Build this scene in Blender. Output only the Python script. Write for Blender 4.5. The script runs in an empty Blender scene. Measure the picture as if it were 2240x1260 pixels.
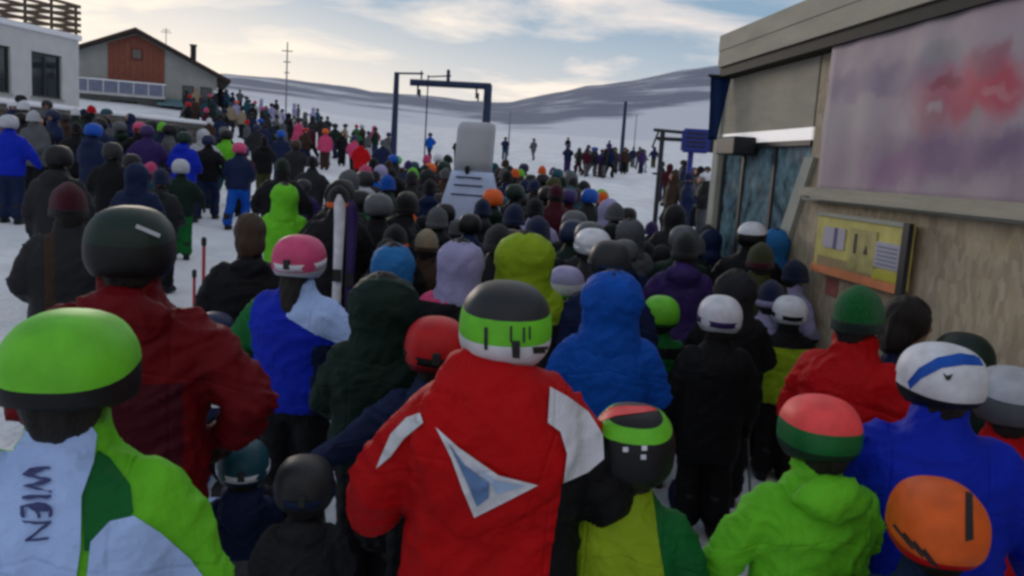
import bpy, bmesh, math, random
from mathutils import Vector, Matrix, noise
from mathutils.bvhtree import BVHTree

random.seed(7)
S = bpy.context.scene
COL = S.collection
R = math.radians

# ------------------------------------------------------------------ camera
CAMZ = 2.17
FPX = 1864.0                      # focal length in pixels of the 2240 wide photograph
PITCH, ROLL = R(8.24), R(3.7)
cam_d = bpy.data.cameras.new('camera')
cam_d.sensor_width = 36.0
cam_d.lens = 36.0 * FPX / 2240.0
cam_d.clip_start = 0.05
cam_d.clip_end = 6000
cam = bpy.data.objects.new('camera', cam_d)
COL.objects.link(cam)
CM = Matrix.Translation((0, 0, CAMZ)) @ Matrix.Rotation(R(90) - PITCH, 4, 'X') @ Matrix.Rotation(ROLL, 4, 'Z')
cam.matrix_world = CM
S.camera = cam

def P(px, py, depth):
    """photograph pixel + distance along the view axis -> world point"""
    return CM @ Vector(((px - 1120.0) / FPX * depth, (630.0 - py) / FPX * depth, -depth))

# ------------------------------------------------------------------ world, sun, exposure
SKY_TINT = (0.16, 0.15, 0.16, 1)
SUN_EL, SUN_AZ = R(9.0), R(-24.0)          # azimuth from +Y, negative = to the left
W = bpy.data.worlds.new('World')
S.world = W
W.use_nodes = True
nt = W.node_tree
for n in list(nt.nodes):
    nt.nodes.remove(n)
def wn(t, **k):
    n = nt.nodes.new(t)
    for a, b in k.items():
        setattr(n, a, b)
    return n
out = wn('ShaderNodeOutputWorld')
bg = wn('ShaderNodeBackground')
bg.inputs['Strength'].default_value = 0.1
sky = wn('ShaderNodeTexSky', sky_type='NISHITA', sun_disc=False)
sky.sun_elevation = SUN_EL
sky.sun_rotation = SUN_AZ
sky.altitude = 1500
sky.air_density = 1.0
sky.dust_density = 1.6
sky.ozone_density = 1.0
tc = wn('ShaderNodeTexCoord')
sep = wn('ShaderNodeSeparateXYZ')
nt.links.new(tc.outputs['Generated'], sep.inputs[0])
def wmath(op, a, b=None):
    n = wn('ShaderNodeMath', operation=op)
    for i, v in enumerate((a, b)):
        if v is None:
            continue
        if isinstance(v, (int, float)):
            n.inputs[i].default_value = v
        else:
            nt.links.new(v, n.inputs[i])
    return n.outputs[0]
zz = wmath('MAXIMUM', sep.outputs[2], 0.0)
den = wmath('ADD', zz, 0.12)
cx_ = wmath('DIVIDE', sep.outputs[0], den)
cy_ = wmath('DIVIDE', sep.outputs[1], den)
comb = wn('ShaderNodeCombineXYZ')
nt.links.new(cx_, comb.inputs[0])
nt.links.new(cy_, comb.inputs[1])
mp = wn('ShaderNodeMapping')
mp.inputs['Scale'].default_value = (0.55, 0.75, 1)
mp.inputs['Rotation'].default_value = (0, 0, R(20))
mp.inputs['Location'].default_value = (1.7, 0.4, 0)
nt.links.new(comb.outputs[0], mp.inputs[0])
nz = wn('ShaderNodeTexNoise')
nz.inputs['Scale'].default_value = 1.5
nz.inputs['Detail'].default_value = 7
nz.inputs['Roughness'].default_value = 0.55
nz.inputs['Distortion'].default_value = 0.4
nt.links.new(mp.outputs[0], nz.inputs['Vector'])
cr = wn('ShaderNodeValToRGB')
cr.color_ramp.elements[0].position = 0.43
cr.color_ramp.elements[0].color = (0, 0, 0, 1)
cr.color_ramp.elements[1].position = 0.64
cr.color_ramp.elements[1].color = (1, 1, 1, 1)
nt.links.new(nz.outputs[0], cr.inputs[0])
# thin veil along the horizon, stronger towards the low sun
hz = wn('ShaderNodeMapRange')
hz.inputs['From Min'].default_value = 0.0
hz.inputs['From Max'].default_value = 0.17
hz.inputs['To Min'].default_value = 1.0
hz.inputs['To Max'].default_value = 0.0
nt.links.new(zz, hz.inputs['Value'])
dotn = wn('ShaderNodeVectorMath', operation='DOT_PRODUCT')
nt.links.new(tc.outputs['Generated'], dotn.inputs[0])
dotn.inputs[1].default_value = (math.sin(SUN_AZ), math.cos(SUN_AZ), 0.02)
sunward = wmath('POWER', wmath('MAXIMUM', dotn.outputs['Value'], 0.0), 5.0)
veil = wmath('MULTIPLY', hz.outputs[0], wmath('ADD', wmath('MULTIPLY', sunward, 0.62), 0.38))
cmask = wmath('MAXIMUM', wmath('MULTIPLY', cr.outputs[0], 0.9), veil)
skyb = wn('ShaderNodeMix', data_type='RGBA', blend_type='MULTIPLY')
skyb.inputs[0].default_value = 1.0
nt.links.new(sky.outputs[0], skyb.inputs[6])
skyb.inputs[7].default_value = SKY_TINT
cloudc = wn('ShaderNodeMix', data_type='RGBA')
nt.links.new(sunward, cloudc.inputs[0])
cloudc.inputs[6].default_value = (8.4, 7.2, 6.9, 1)      # clouds away from the sun
cloudc.inputs[7].default_value = (10.6, 9.1, 7.3, 1)      # clouds towards the sun
mixc = wn('ShaderNodeMix', data_type='RGBA')
nt.links.new(cmask, mixc.inputs[0])
thin = wn('ShaderNodeMix', data_type='RGBA', blend_type='ADD')       # high thin cloud lit evenly
thin.inputs[0].default_value = 1.0
nt.links.new(skyb.outputs[2], thin.inputs[6])
thin.inputs[7].default_value = (1.75, 2.75, 3.75, 1)
nt.links.new(thin.outputs[2], mixc.inputs[6])
nt.links.new(cloudc.outputs[2], mixc.inputs[7])
nt.links.new(mixc.outputs[2], bg.inputs['Color'])
nt.links.new(bg.outputs[0], out.inputs['Surface'])

sun_d = bpy.data.lights.new('sun', 'SUN')
sun_d.energy = 0.5
sun_d.angle = R(12)
sun_d.color = (1.0, 0.86, 0.72)
sun = bpy.data.objects.new('sun', sun_d)
COL.objects.link(sun)
sdir = Vector((math.sin(SUN_AZ) * math.cos(SUN_EL), math.cos(SUN_AZ) * math.cos(SUN_EL), math.sin(SUN_EL)))
sun.rotation_euler = (-sdir).to_track_quat('-Z', 'Y').to_euler()
sun.location = (0, 0, 30)

S.view_settings.view_transform = 'Standard'
S.view_settings.look = 'None'
S.view_settings.exposure = 0.25
S.view_settings.gamma = 1.0
S.view_settings.use_curve_mapping = False
S.cycles.max_bounces = 6
S.cycles.filter_width = 3.0          # the photograph is a soft video still

# ------------------------------------------------------------------ helpers
def tag(o, label=None, cat=None, group=None, kind=None):
    if label: o['label'] = label
    if cat: o['category'] = cat
    if group: o['group'] = group
    if kind: o['kind'] = kind
    return o

def empty(name, loc=(0, 0, 0), rz=0.0, sc=1.0):
    o = bpy.data.objects.new(name, None)
    o.empty_display_size = 0.1
    o.location = loc
    o.rotation_euler = (0, 0, rz)
    o.scale = (sc, sc, sc)
    COL.objects.link(o)
    return o

def link(name, me, mats=None, parent=None, over=False):
    """one mesh object; with over=True the materials sit on the object, so copies share the mesh"""
    o = bpy.data.objects.new(name, me)
    COL.objects.link(o)
    if parent is not None:
        o.parent = parent
    if mats is not None:
        if not isinstance(mats, (list, tuple)):
            mats = [mats]
        while len(me.materials) < len(mats):
            me.materials.append(None)
        for i, m in enumerate(mats):
            if over:
                o.material_slots[i].link = 'OBJECT'
                o.material_slots[i].material = m
            else:
                me.materials[i] = m
    return o

def mesh_of(bm, name, smooth=True):
    me = bpy.data.meshes.new(name)
    bm.to_mesh(me)
    bm.free()
    if smooth:
        me.polygons.foreach_set('use_smooth', [True] * len(me.polygons))
    return me

def obj(name, bm, mats, parent=None, smooth=False):
    return link(name, mesh_of(bm, name, smooth), mats, parent)

def box(bm, x0, x1, y0, y1, z0, z1, mi=0):
    v = [bm.verts.new(c) for c in ((x0, y0, z0), (x1, y0, z0), (x1, y1, z0), (x0, y1, z0),
                                   (x0, y0, z1), (x1, y0, z1), (x1, y1, z1), (x0, y1, z1))]
    for f in ((3, 2, 1, 0), (4, 5, 6, 7), (0, 1, 5, 4), (1, 2, 6, 5), (2, 3, 7, 6), (3, 0, 4, 7)):
        fc = bm.faces.new([v[i] for i in f])
        fc.material_index = mi

def boxobj(name, dims, mat, parent=None, bev=0.0):
    bm = bmesh.new()
    box(bm, *dims)
    if bev:
        bmesh.ops.bevel(bm, geom=list(bm.edges), offset=bev, segments=1, affect='EDGES', profile=0.5)
    return obj(name, bm, mat, parent)

def prism(bm, pts, off, mi=0):
    """closed solid from a polygon (list of Vectors) swept by off"""
    a = [bm.verts.new(p) for p in pts]
    b = [bm.verts.new(Vector(p) + Vector(off)) for p in pts]
    n = len(a)
    fs = [bm.faces.new(a[::-1]), bm.faces.new(b)]
    for i in range(n):
        fs.append(bm.faces.new((a[i], a[(i + 1) % n], b[(i + 1) % n], b[i])))
    for f in fs:
        f.material_index = mi
    bmesh.ops.recalc_face_normals(bm, faces=fs)

def rings(bm, rs, seg=20, power=2.0, mi=0):
    """closed loft through horizontal rings (z, rx, ry, cx, cy)"""
    rows = []
    for z, rx, ry, cx, cy in rs:
        row = []
        for i in range(seg):
            a = 2 * math.pi * i / seg
            c, s = math.cos(a), math.sin(a)
            e = 2.0 / power
            row.append(bm.verts.new((cx + rx * math.copysign(abs(c) ** e, c), cy + ry * math.copysign(abs(s) ** e, s), z)))
        rows.append(row)
    for a, b in zip(rows, rows[1:]):
        for i in range(seg):
            f = bm.faces.new((a[i], a[(i + 1) % seg], b[(i + 1) % seg], b[i]))
            f.material_index = mi
    bm.faces.new(rows[0][::-1]).material_index = mi
    bm.faces.new(rows[-1]).material_index = mi

def tube(bm, pts, rad, seg=12, mi=0, flat=1.0, round_ends=True):
    """closed tapered tube along a polyline"""
    pts = [Vector(p) for p in pts]
    if not isinstance(rad, (list, tuple)):
        rad = [rad] * len(pts)
    rad = list(rad)
    if round_ends:
        d0 = (pts[0] - pts[1]).normalized(); d1 = (pts[-1] - pts[-2]).normalized()
        pts = [pts[0] + d0 * rad[0] * .8, pts[0] + d0 * rad[0] * .5] + pts + [pts[-1] + d1 * rad[-1] * .5, pts[-1] + d1 * rad[-1] * .8]
        rad = [rad[0] * .4, rad[0] * .8] + rad + [rad[-1] * .8, rad[-1] * .4]
    rows = []
    up = Vector((0, 1, 0))
    for i, p in enumerate(pts):
        t = (pts[min(i + 1, len(pts) - 1)] - pts[max(i - 1, 0)]).normalized()
        a = t.cross(up)
        if a.length < 1e-3:
            a = t.cross(Vector((1, 0, 0)))
        a.normalize()
        b = a.cross(t).normalized()
        rows.append([bm.verts.new(p + a * math.cos(q) * rad[i] + b * math.sin(q) * rad[i] * flat)
                     for q in (2 * math.pi * k / seg for k in range(seg))])
    fs = []
    for a, b in zip(rows, rows[1:]):
        for i in range(seg):
            fs.append(bm.faces.new((a[i], a[(i + 1) % seg], b[(i + 1) % seg], b[i])))
    fs.append(bm.faces.new(rows[0][::-1]))
    fs.append(bm.faces.new(rows[-1]))
    for f in fs:
        f.material_index = mi
    bmesh.ops.recalc_face_normals(bm, faces=fs)

def ball(bm, c, r, u=16, v=10, mi=0, rot=None):
    m = Matrix.Translation(c)
    if rot: m = m @ rot
    m = m @ Matrix.Diagonal((r[0], r[1], r[2], 1))
    before = set(bm.faces)
    bmesh.ops.create_uvsphere(bm, u_segments=u, v_segments=v, radius=1.0, matrix=m)
    for f in bm.faces:
        if f not in before:
            f.material_index = mi

def fuse(bm, voxel, smooth=4, name='fused'):
    """union of overlapping closed shells as one continuous surface"""
    me = mesh_of(bm, name, False)
    o = bpy.data.objects.new('tmp', me)
    COL.objects.link(o)
    m = o.modifiers.new('r', 'REMESH'); m.mode = 'VOXEL'; m.voxel_size = voxel
    if smooth:
        s = o.modifiers.new('s', 'SMOOTH'); s.factor = 0.5; s.iterations = smooth
    dg = bpy.context.evaluated_depsgraph_get()
    res = bpy.data.meshes.new_from_object(o.evaluated_get(dg))
    bpy.data.objects.remove(o)
    bpy.data.meshes.remove(me)
    res.name = name
    res.materials.clear()
    res.polygons.foreach_set('use_smooth', [True] * len(res.polygons))
    return res

def crumple(me, amp, seed, zf=9.0, xf=5.5):
    """cloth folds: sharp ridges that bend round each other, shifting vertices along their normals"""
    off = Vector((seed * 7.3, seed * 3.1, seed * 1.7))
    nr = [v.normal.copy() for v in me.vertices]
    for v, n in zip(me.vertices, nr):
        p = v.co
        q = Vector((p.x * xf, p.y * xf, p.z * zf)) + off
        w1 = noise.noise(q * .5)
        q2 = q + Vector((w1 * 1.6, w1 * .8, w1 * 2.0))
        a = 1 - abs(noise.noise(q2)) * 2.2
        b = 1 - abs(noise.noise(q2 * 2.0 + Vector((3, 1, 4)))) * 2.2
        v.co = p + n * (amp * (.95 * max(a, -.4) * abs(a) + .55 * max(b, -.5) * abs(b) - .35))
    me.update()

# ------------------------------------------------------------------ materials
MATS = {}
def mat(name, col, rough=0.6, bump=0.0, bscale=60.0, var=0.08, vscale=5.0, metal=0.0, spec=0.4, sheen=0.0, coat=0.0, stretch=(1, 1, 1)):
    if name in MATS:
        return MATS[name]
    m = bpy.data.materials.new(name)
    m.use_nodes = True
    t = m.node_tree
    b = t.nodes['Principled BSDF']
    b.inputs['Roughness'].default_value = rough
    b.inputs['Metallic'].default_value = metal
    b.inputs['Specular IOR Level'].default_value = spec
    b.inputs['Sheen Weight'].default_value = sheen
    b.inputs['Coat Weight'].default_value = coat
    b.inputs['Base Color'].default_value = (*col, 1)
    co = t.nodes.new('ShaderNodeTexCoord')
    mpn = t.nodes.new('ShaderNodeMapping')
    mpn.inputs['Scale'].default_value = stretch
    t.links.new(co.outputs['Object'], mpn.inputs[0])
    if var:
        n = t.nodes.new('ShaderNodeTexNoise')
        n.inputs['Scale'].default_value = vscale
        n.inputs['Detail'].default_value = 6
        t.links.new(mpn.outputs[0], n.inputs['Vector'])
        r = t.nodes.new('ShaderNodeMapRange')
        r.inputs['From Min'].default_value = 0.3
        r.inputs['From Max'].default_value = 0.7
        r.inputs['To Min'].default_value = 1 - var
        r.inputs['To Max'].default_value = 1 + var
        t.links.new(n.outputs[0], r.inputs['Value'])
        mx = t.nodes.new('ShaderNodeMix'); mx.data_type = 'RGBA'; mx.blend_type = 'MULTIPLY'
        mx.inputs[0].default_value = 1
        mx.inputs[6].default_value = (*col, 1)
        t.links.new(r.outputs[0], mx.inputs[7])
        t.links.new(mx.outputs[2], b.inputs['Base Color'])
    if bump:
        n2 = t.nodes.new('ShaderNodeTexNoise')
        n2.inputs['Scale'].default_value = bscale
        n2.inputs['Detail'].default_value = 4
        t.links.new(mpn.outputs[0], n2.inputs['Vector'])
        bp = t.nodes.new('ShaderNodeBump')
        bp.inputs['Strength'].default_value = bump
        bp.inputs['Distance'].default_value = 0.02
        t.links.new(n2.outputs[0], bp.inputs['Height'])
        t.links.new(bp.outputs[0], b.inputs['Normal'])
    MATS[name] = m
    return m

PAL = {   # cloth colours, linear base colour
    'black': (0.006, 0.006, 0.0075), 'charcoal': (0.018, 0.019, 0.022), 'grey': (0.085, 0.09, 0.1), 'pale grey': (.42, .44, .48),
    'white': (0.62, 0.63, 0.68), 'navy': (.008, .016, .055), 'blue': (0.002, 0.072, 0.4), 'royal blue': (0.003, 0.019, 0.4), 'sky blue': (0.02, 0.14, 0.36),
    'pale blue': (0.38, 0.53, 0.86), 'teal': (0.008, 0.06, 0.085), 'dark green': (0.006, 0.02, 0.014), 'green': (0.006, 0.12, 0.025), 'lime': (0.13, 0.5, 0.02),
    'yellow green': (0.24, 0.36, 0.012), 'yellow': (0.38, 0.27, 0.03), 'orange': (0.68, 0.105, 0.01), 'coral': (0.85, 0.07, 0.07), 'red': (0.44, 0.002, 0.004),
    'dark red': (0.12, 0.002, 0.005), 'maroon': (0.05, 0.003, 0.01), 'pink': (0.55, 0.06, 0.16), 'purple': (0.035, 0.018, 0.1), 'lavender': (0.3, 0.28, 0.46),
    'brown': (0.04, 0.022, 0.014), 'beige': (0.26, 0.21, 0.14), 'olive': (0.045, 0.05, 0.018),
}
def cloth(c):
    new = 'cloth_' + c.replace(' ', '_') not in MATS
    m = cloth_base(c)
    if new:
        t = m.node_tree
        bp = next(n for n in t.nodes if n.type == 'BUMP')
        src = bp.inputs['Height'].links[0].from_socket
        co = next(n for n in t.nodes if n.type == 'TEX_COORD')
        se = t.nodes.new('ShaderNodeSeparateXYZ'); t.links.new(co.outputs['Object'], se.inputs[0])
        def mth(op, a, b=None):
            n = t.nodes.new('ShaderNodeMath'); n.operation = op
            for i, v in enumerate((a, b)):
                if v is None: continue
                if isinstance(v, (int, float)): n.inputs[i].default_value = v
                else: t.links.new(v, n.inputs[i])
            return n.outputs[0]
        def line(sock, pos, w):
            return mth('MAXIMUM', mth('SUBTRACT', 1.0, mth('DIVIDE', mth('ABSOLUTE', mth('SUBTRACT', sock, pos)), w)), 0.0)
        yoke = mth('ADD', se.outputs[2], mth('MULTIPLY', mth('ABSOLUTE', se.outputs[0]), .25))
        seams = mth('MAXIMUM', line(yoke, 1.31, .009), mth('MAXIMUM', line(mth('ABSOLUTE', se.outputs[0]), .150, .008), line(se.outputs[2], .86, .008)))
        t.links.new(mth('SUBTRACT', src, mth('MULTIPLY', seams, .9)), bp.inputs['Height'])
        # fine creases
        wv = t.nodes.new('ShaderNodeTexNoise'); wv.inputs['Scale'].default_value = 6.5; wv.inputs['Detail'].default_value = 3; wv.inputs['Distortion'].default_value = 1.4
        t.links.new(co.outputs['Object'], wv.inputs['Vector'])
        cr_ = mth('MULTIPLY', mth('ABSOLUTE', mth('SUBTRACT', wv.outputs[0], .5)), 3.2)
        b2 = t.nodes.new('ShaderNodeBump'); b2.inputs['Strength'].default_value = .28; b2.inputs['Distance'].default_value = .018
        t.links.new(cr_, b2.inputs['Height']); t.links.new(b2.outputs[0], bp.inputs['Normal'])
    return m
def cloth_base(c):
    return mat('cloth_' + c.replace(' ', '_'), PAL[c], rough=.62, bump=.30, bscale=34, var=.12, vscale=7, spec=.14, sheen=.0)
def knit(c):
    return mat('knit_' + c.replace(' ', '_'), PAL[c], rough=.9, bump=.8, bscale=130, var=.2, vscale=60, spec=.1, sheen=.2)
def shell(c):
    return mat('shell_' + c.replace(' ', '_'), PAL[c], rough=.5, bump=.06, bscale=70, var=.16, vscale=14, spec=.3)
SKIN = mat('skin', (.45, .25, .18), .5, var=.1, vscale=20)
LIP = mat('lip', (.32, .09, .08), .45, var=0)
EYE = mat('eye', (.55, .55, .55), .2, var=0)
HAIRM = {c: mat('hair_' + c, k, .55, bump=.8, bscale=40, var=.3, vscale=30, stretch=(6, 6, 1)) for c, k in
         (('dark', (.012, .008, .006)), ('brown', (.05, .025, .012)), ('fair', (.33, .24, .14)))}
RUBBER = mat('rubber_black', (.014, .014, .015), .55, var=.1)
LENS = mat('goggle_lens', (.03, .02, .03), .12, var=0, metal=.6)

exec_later = []

# ------------------------------------------------------------------ ground
def soft(t, w):
    return .5 * (t + math.sqrt(t * t + w * w))
def ground(x, y):
    a = .045 * soft(y - 13, 5)
    t = soft(-x - .12 * max(y, 0) - .4, 1.2)
    l = 3.2 * math.tanh(.085 * t / 3.2)
    dip = .12 * math.exp(-((y - 7) / 5.0) ** 2) / (1 + math.exp(max(-30, min(30, -(x + .6) * 2))))
    e = 1.5 * max(0, min(1, (y - 38) / 32.0)) / (1 + math.exp(max(-30, min(30, (x + .24 * y) * .25))))
    return a + l + e - dip

def polar(name, rs, nseg, zf, mats, lump=0.0):
    bm = bmesh.new()
    rows = []
    for r in rs:
        row = []
        for k in range(nseg):
            a = 2 * math.pi * k / nseg
            x, y = r * math.sin(a), r * math.cos(a)
            row.append(bm.verts.new((x, y, zf(x, y, r, a))))
        rows.append(row)
    for a, b in zip(rows, rows[1:]):
        for i in range(nseg):
            bm.faces.new((a[i], b[i], b[(i + 1) % nseg], a[(i + 1) % nseg]))
    c = rows[0]
    bm.faces.new(c)
    bmesh.ops.recalc_face_normals(bm, faces=list(bm.faces))
    return obj(name, bm, mats, None, True)

snow_m = bpy.data.materials.new('trampled_snow')
snow_m.use_nodes = True
t = snow_m.node_tree
b = t.nodes['Principled BSDF']
b.inputs['Roughness'].default_value = .7
b.inputs['Specular IOR Level'].default_value = .25
co = t.nodes.new('ShaderNodeTexCoord')
n1 = t.nodes.new('ShaderNodeTexNoise'); n1.inputs['Scale'].default_value = 1.3; n1.inputs['Detail'].default_value = 8
t.links.new(co.outputs['Object'], n1.inputs['Vector'])
rp = t.nodes.new('ShaderNodeValToRGB')
rp.color_ramp.elements[0].position = .3; rp.color_ramp.elements[0].color = (.70, .72, .76, 1)
rp.color_ramp.elements[1].position = .65; rp.color_ramp.elements[1].color = (.86, .87, .90, 1)
t.links.new(n1.outputs[0], rp.inputs[0])
# groomed and worn patches
n0 = t.nodes.new('ShaderNodeTexNoise'); n0.inputs['Scale'].default_value = .22; n0.inputs['Detail'].default_value = 7; n0.inputs['Roughness'].default_value = .65
mp0 = t.nodes.new('ShaderNodeMapping'); mp0.inputs['Scale'].default_value = (2.2, .8, 1); mp0.inputs['Rotation'].default_value = (0, 0, R(14))
t.links.new(co.outputs['Object'], mp0.inputs[0]); t.links.new(mp0.outputs[0], n0.inputs['Vector'])
r0 = t.nodes.new('ShaderNodeMapRange'); r0.inputs['From Min'].default_value = .35; r0.inputs['From Max'].default_value = .6
r0.inputs['To Min'].default_value = .84; r0.inputs['To Max'].default_value = 1.02
t.links.new(n0.outputs[0], r0.inputs['Value'])
m0 = t.nodes.new('ShaderNodeMix'); m0.data_type = 'RGBA'; m0.blend_type = 'MULTIPLY'; m0.inputs[0].default_value = 1
t.links.new(rp.outputs[0], m0.inputs[6]); t.links.new(r0.outputs[0], m0.inputs[7])
t.links.new(m0.outputs[2], b.inputs['Base Color'])
mp2 = t.nodes.new('ShaderNodeMapping'); mp2.inputs['Scale'].default_value = (9, 1.6, 4)
t.links.new(co.outputs['Object'], mp2.inputs[0])
n2 = t.nodes.new('ShaderNodeTexNoise'); n2.inputs['Scale'].default_value = 1.5; n2.inputs['Detail'].default_value = 6
t.links.new(mp2.outputs[0], n2.inputs['Vector'])
n3 = t.nodes.new('ShaderNodeTexNoise'); n3.inputs['Scale'].default_value = 14; n3.inputs['Detail'].default_value = 5
t.links.new(co.outputs['Object'], n3.inputs['Vector'])
ad = t.nodes.new('ShaderNodeMath'); ad.operation = 'ADD'
t.links.new(n2.outputs[0], ad.inputs[0]); t.links.new(n3.outputs[0], ad.inputs[1])
bp = t.nodes.new('ShaderNodeBump'); bp.inputs['Strength'].default_value = .55; bp.inputs['Distance'].default_value = .08
t.links.new(ad.outputs[0], bp.inputs['Height'])
t.links.new(bp.outputs[0], b.inputs['Normal'])

def gz(x, y, r, a):
    z = ground(x, y)
    amp = .035 if r < 25 else .035 + (r - 25) * .0012
    f = 2.2 if r < 25 else 2.2 * 25 / r
    z += amp * noise.noise(Vector((x * f, y * f, 0))) 
    if r < 30:
        z += .014 * noise.noise(Vector((x * 7, y * 7, 3)))
    return z
rs = [0.4 * (1.048 ** k) for k in range(146)]
rs = [r for r in rs if r < 345]
tag(polar('snow_ground', rs, 300, gz, snow_m), kind='structure')

RIDGE = [(-2600, .05), (-400, .07), (200, .068), (480, .074), (600, .0735), (700, .072), (800, .069), (900, .069), (1000, .066), (1080, .066),
         (1150, .077), (1250, .092), (1350, .10), (1450, .113), (1530, .121), (1700, .125), (2200, .10), (3200, .06), (6000, .05)]
def ridge_elev(az):
    if abs(az) > R(80):
        return .05
    px = 1120 + FPX * math.tan(az)
    for (a, ea), (c, ec) in zip(RIDGE, RIDGE[1:]):
        if a <= px <= c:
            k = (px - a) / (c - a)
            return ea + (ec - ea) * k
    return .05
def hz_(x, y, r, a):
    az = a if a < math.pi else a - 2 * math.pi
    g = ground(x * 325 / r, y * 325 / r) - .6
    e = ridge_elev(az)
    top = e * 900 + CAMZ
    k = max(0, min(1, (r - 325) / (900 - 325)))
    k2 = k * k * (3 - 2 * k) * .75 + k * .25
    z = g + (top - g) * k2
    if r > 900:
        z -= (r - 900) * .12
    z += 5 * k * (1 - .7 * k) * noise.noise(Vector((x * .011, y * .011, 1))) + 2 * k * noise.noise(Vector((x * .03, y * .03, 2)))
    return z
def cover(r, az):
    return ((r - 325) / 575.0)
hill_m = bpy.data.materials.new('snowy_heath')
hill_m.use_nodes = True
t = hill_m.node_tree
b = t.nodes['Principled BSDF']; b.inputs['Roughness'].default_value = .9; b.inputs['Specular IOR Level'].default_value = .1
geo = t.nodes.new('ShaderNodeNewGeometry')
mp3 = t.nodes.new('ShaderNodeMapping'); mp3.inputs['Scale'].default_value = (.006, .010, .06)
t.links.new(geo.outputs['Position'], mp3.inputs[0])
n1 = t.nodes.new('ShaderNodeTexNoise'); n1.inputs['Scale'].default_value = 2.0; n1.inputs['Detail'].default_value = 7; n1.inputs['Roughness'].default_value = .6
t.links.new(mp3.outputs[0], n1.inputs['Vector'])
# bare heath: mapped per vertex, more of it near the crests
at = t.nodes.new('ShaderNodeAttribute'); at.attribute_name = 'heath'
mr = t.nodes.new('ShaderNodeMapRange')
mr.inputs['From Min'].default_value = 0; mr.inputs['From Max'].default_value = 1
mr.inputs['To Min'].default_value = -.22; mr.inputs['To Max'].default_value = .13
t.links.new(at.outputs['Fac'], mr.inputs['Value'])
ad = t.nodes.new('ShaderNodeMath'); ad.operation = 'ADD'
t.links.new(n1.outputs[0], ad.inputs[0]); t.links.new(mr.outputs[0], ad.inputs[1])
rp = t.nodes.new('ShaderNodeValToRGB')
rp.color_ramp.elements[0].position = .40; rp.color_ramp.elements[0].color = (.66, .67, .72, 1)
rp.color_ramp.elements[1].position = .60; rp.color_ramp.elements[1].color = (.21, .225, .285, 1)
t.links.new(ad.outputs[0], rp.inputs[0])
t.links.new(rp.outputs[0], b.inputs['Base Color'])
rs2 = [325 + 575 * (k / 26) for k in range(27)] + [960, 1050, 1200, 1500]
hb = bmesh.new()
rows = []
NS = 360
for r in rs2:
    rows.append([hb.verts.new((r * math.sin(2 * math.pi * k / NS), r * math.cos(2 * math.pi * k / NS),
                               hz_(r * math.sin(2 * math.pi * k / NS), r * math.cos(2 * math.pi * k / NS), r, 2 * math.pi * k / NS))) for k in range(NS)])
for a, c in zip(rows, rows[1:]):
    for i in range(NS):
        hb.faces.new((a[i], c[i], c[(i + 1) % NS], a[(i + 1) % NS]))
bmesh.ops.recalc_face_normals(hb, faces=list(hb.faces))
hills = obj('hills', hb, hill_m, None, True)
att = hills.data.attributes.new('heath', 'FLOAT', 'POINT')
hv = []
for v in hills.data.vertices:
    r = math.hypot(v.co.x, v.co.y)
    az = math.atan2(v.co.x, v.co.y)
    left = 1 / (1 + math.exp((az + .02) * 60))
    band = .018 * left + .042 * (1 - left)
    el = (v.co.z - CAMZ) / r
    hv.append(max(0, min(1, (el - (ridge_elev(az) - band)) / (band * .35))) * (.85 + .3 * (1 - left)))
att.data.foreach_set('value', hv)
tag(hills, kind='structure')
# ------------------------------------------------------------------ large structure
M_plaster = mat('white_plaster', (.52, .52, .52), .8, bump=.2, bscale=30, var=.08, vscale=1.5)
M_greywall = mat('grey_render', (.30, .31, .295), .85, bump=.25, bscale=25, var=.12, vscale=1.2)
M_dark = mat('dark_metal', (.02, .022, .028), .5, metal=.3, var=.15)
M_steel = mat('painted_steel', (.014, .028, .075), .5, metal=.3, var=.2)
M_roof = mat('dark_roof', (.035, .022, .018), .8, bump=.4, bscale=12, var=.2)
M_frame = mat('dark_window_frame', (.03, .03, .032), .5, var=.1)
M_glass = mat('dark_glass', (.015, .02, .022), .06, var=.05, spec=.8)
M_snowcap = mat('settled_snow', (.78, .79, .82), .7, bump=.3, bscale=6, var=.04)
M_redwood = mat('red_stained_wood', (.21, .062, .036), .7, bump=.3, bscale=8, var=.25, vscale=3, stretch=(1, 1, 4))
M_wood = mat('weathered_wood', (.11, .075, .05), .8, bump=.4, bscale=10, var=.3, vscale=2, stretch=(.4, 1, 5))
M_stone = mat('stone', (.12, .11, .10), .9, bump=.6, bscale=9, var=.25, vscale=3)
M_tealpaint = mat('teal_awning', (.10, .19, .22), .7, var=.15)
M_bluepaint = mat('blue_balcony', (.15, .17, .25), .7, var=.12)

def ploc(px, depth):
    """ground point under a photograph column at a given distance"""
    p = P(px, 400, depth)
    return Vector((p.x, p.y, ground(p.x, p.y)))

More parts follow.
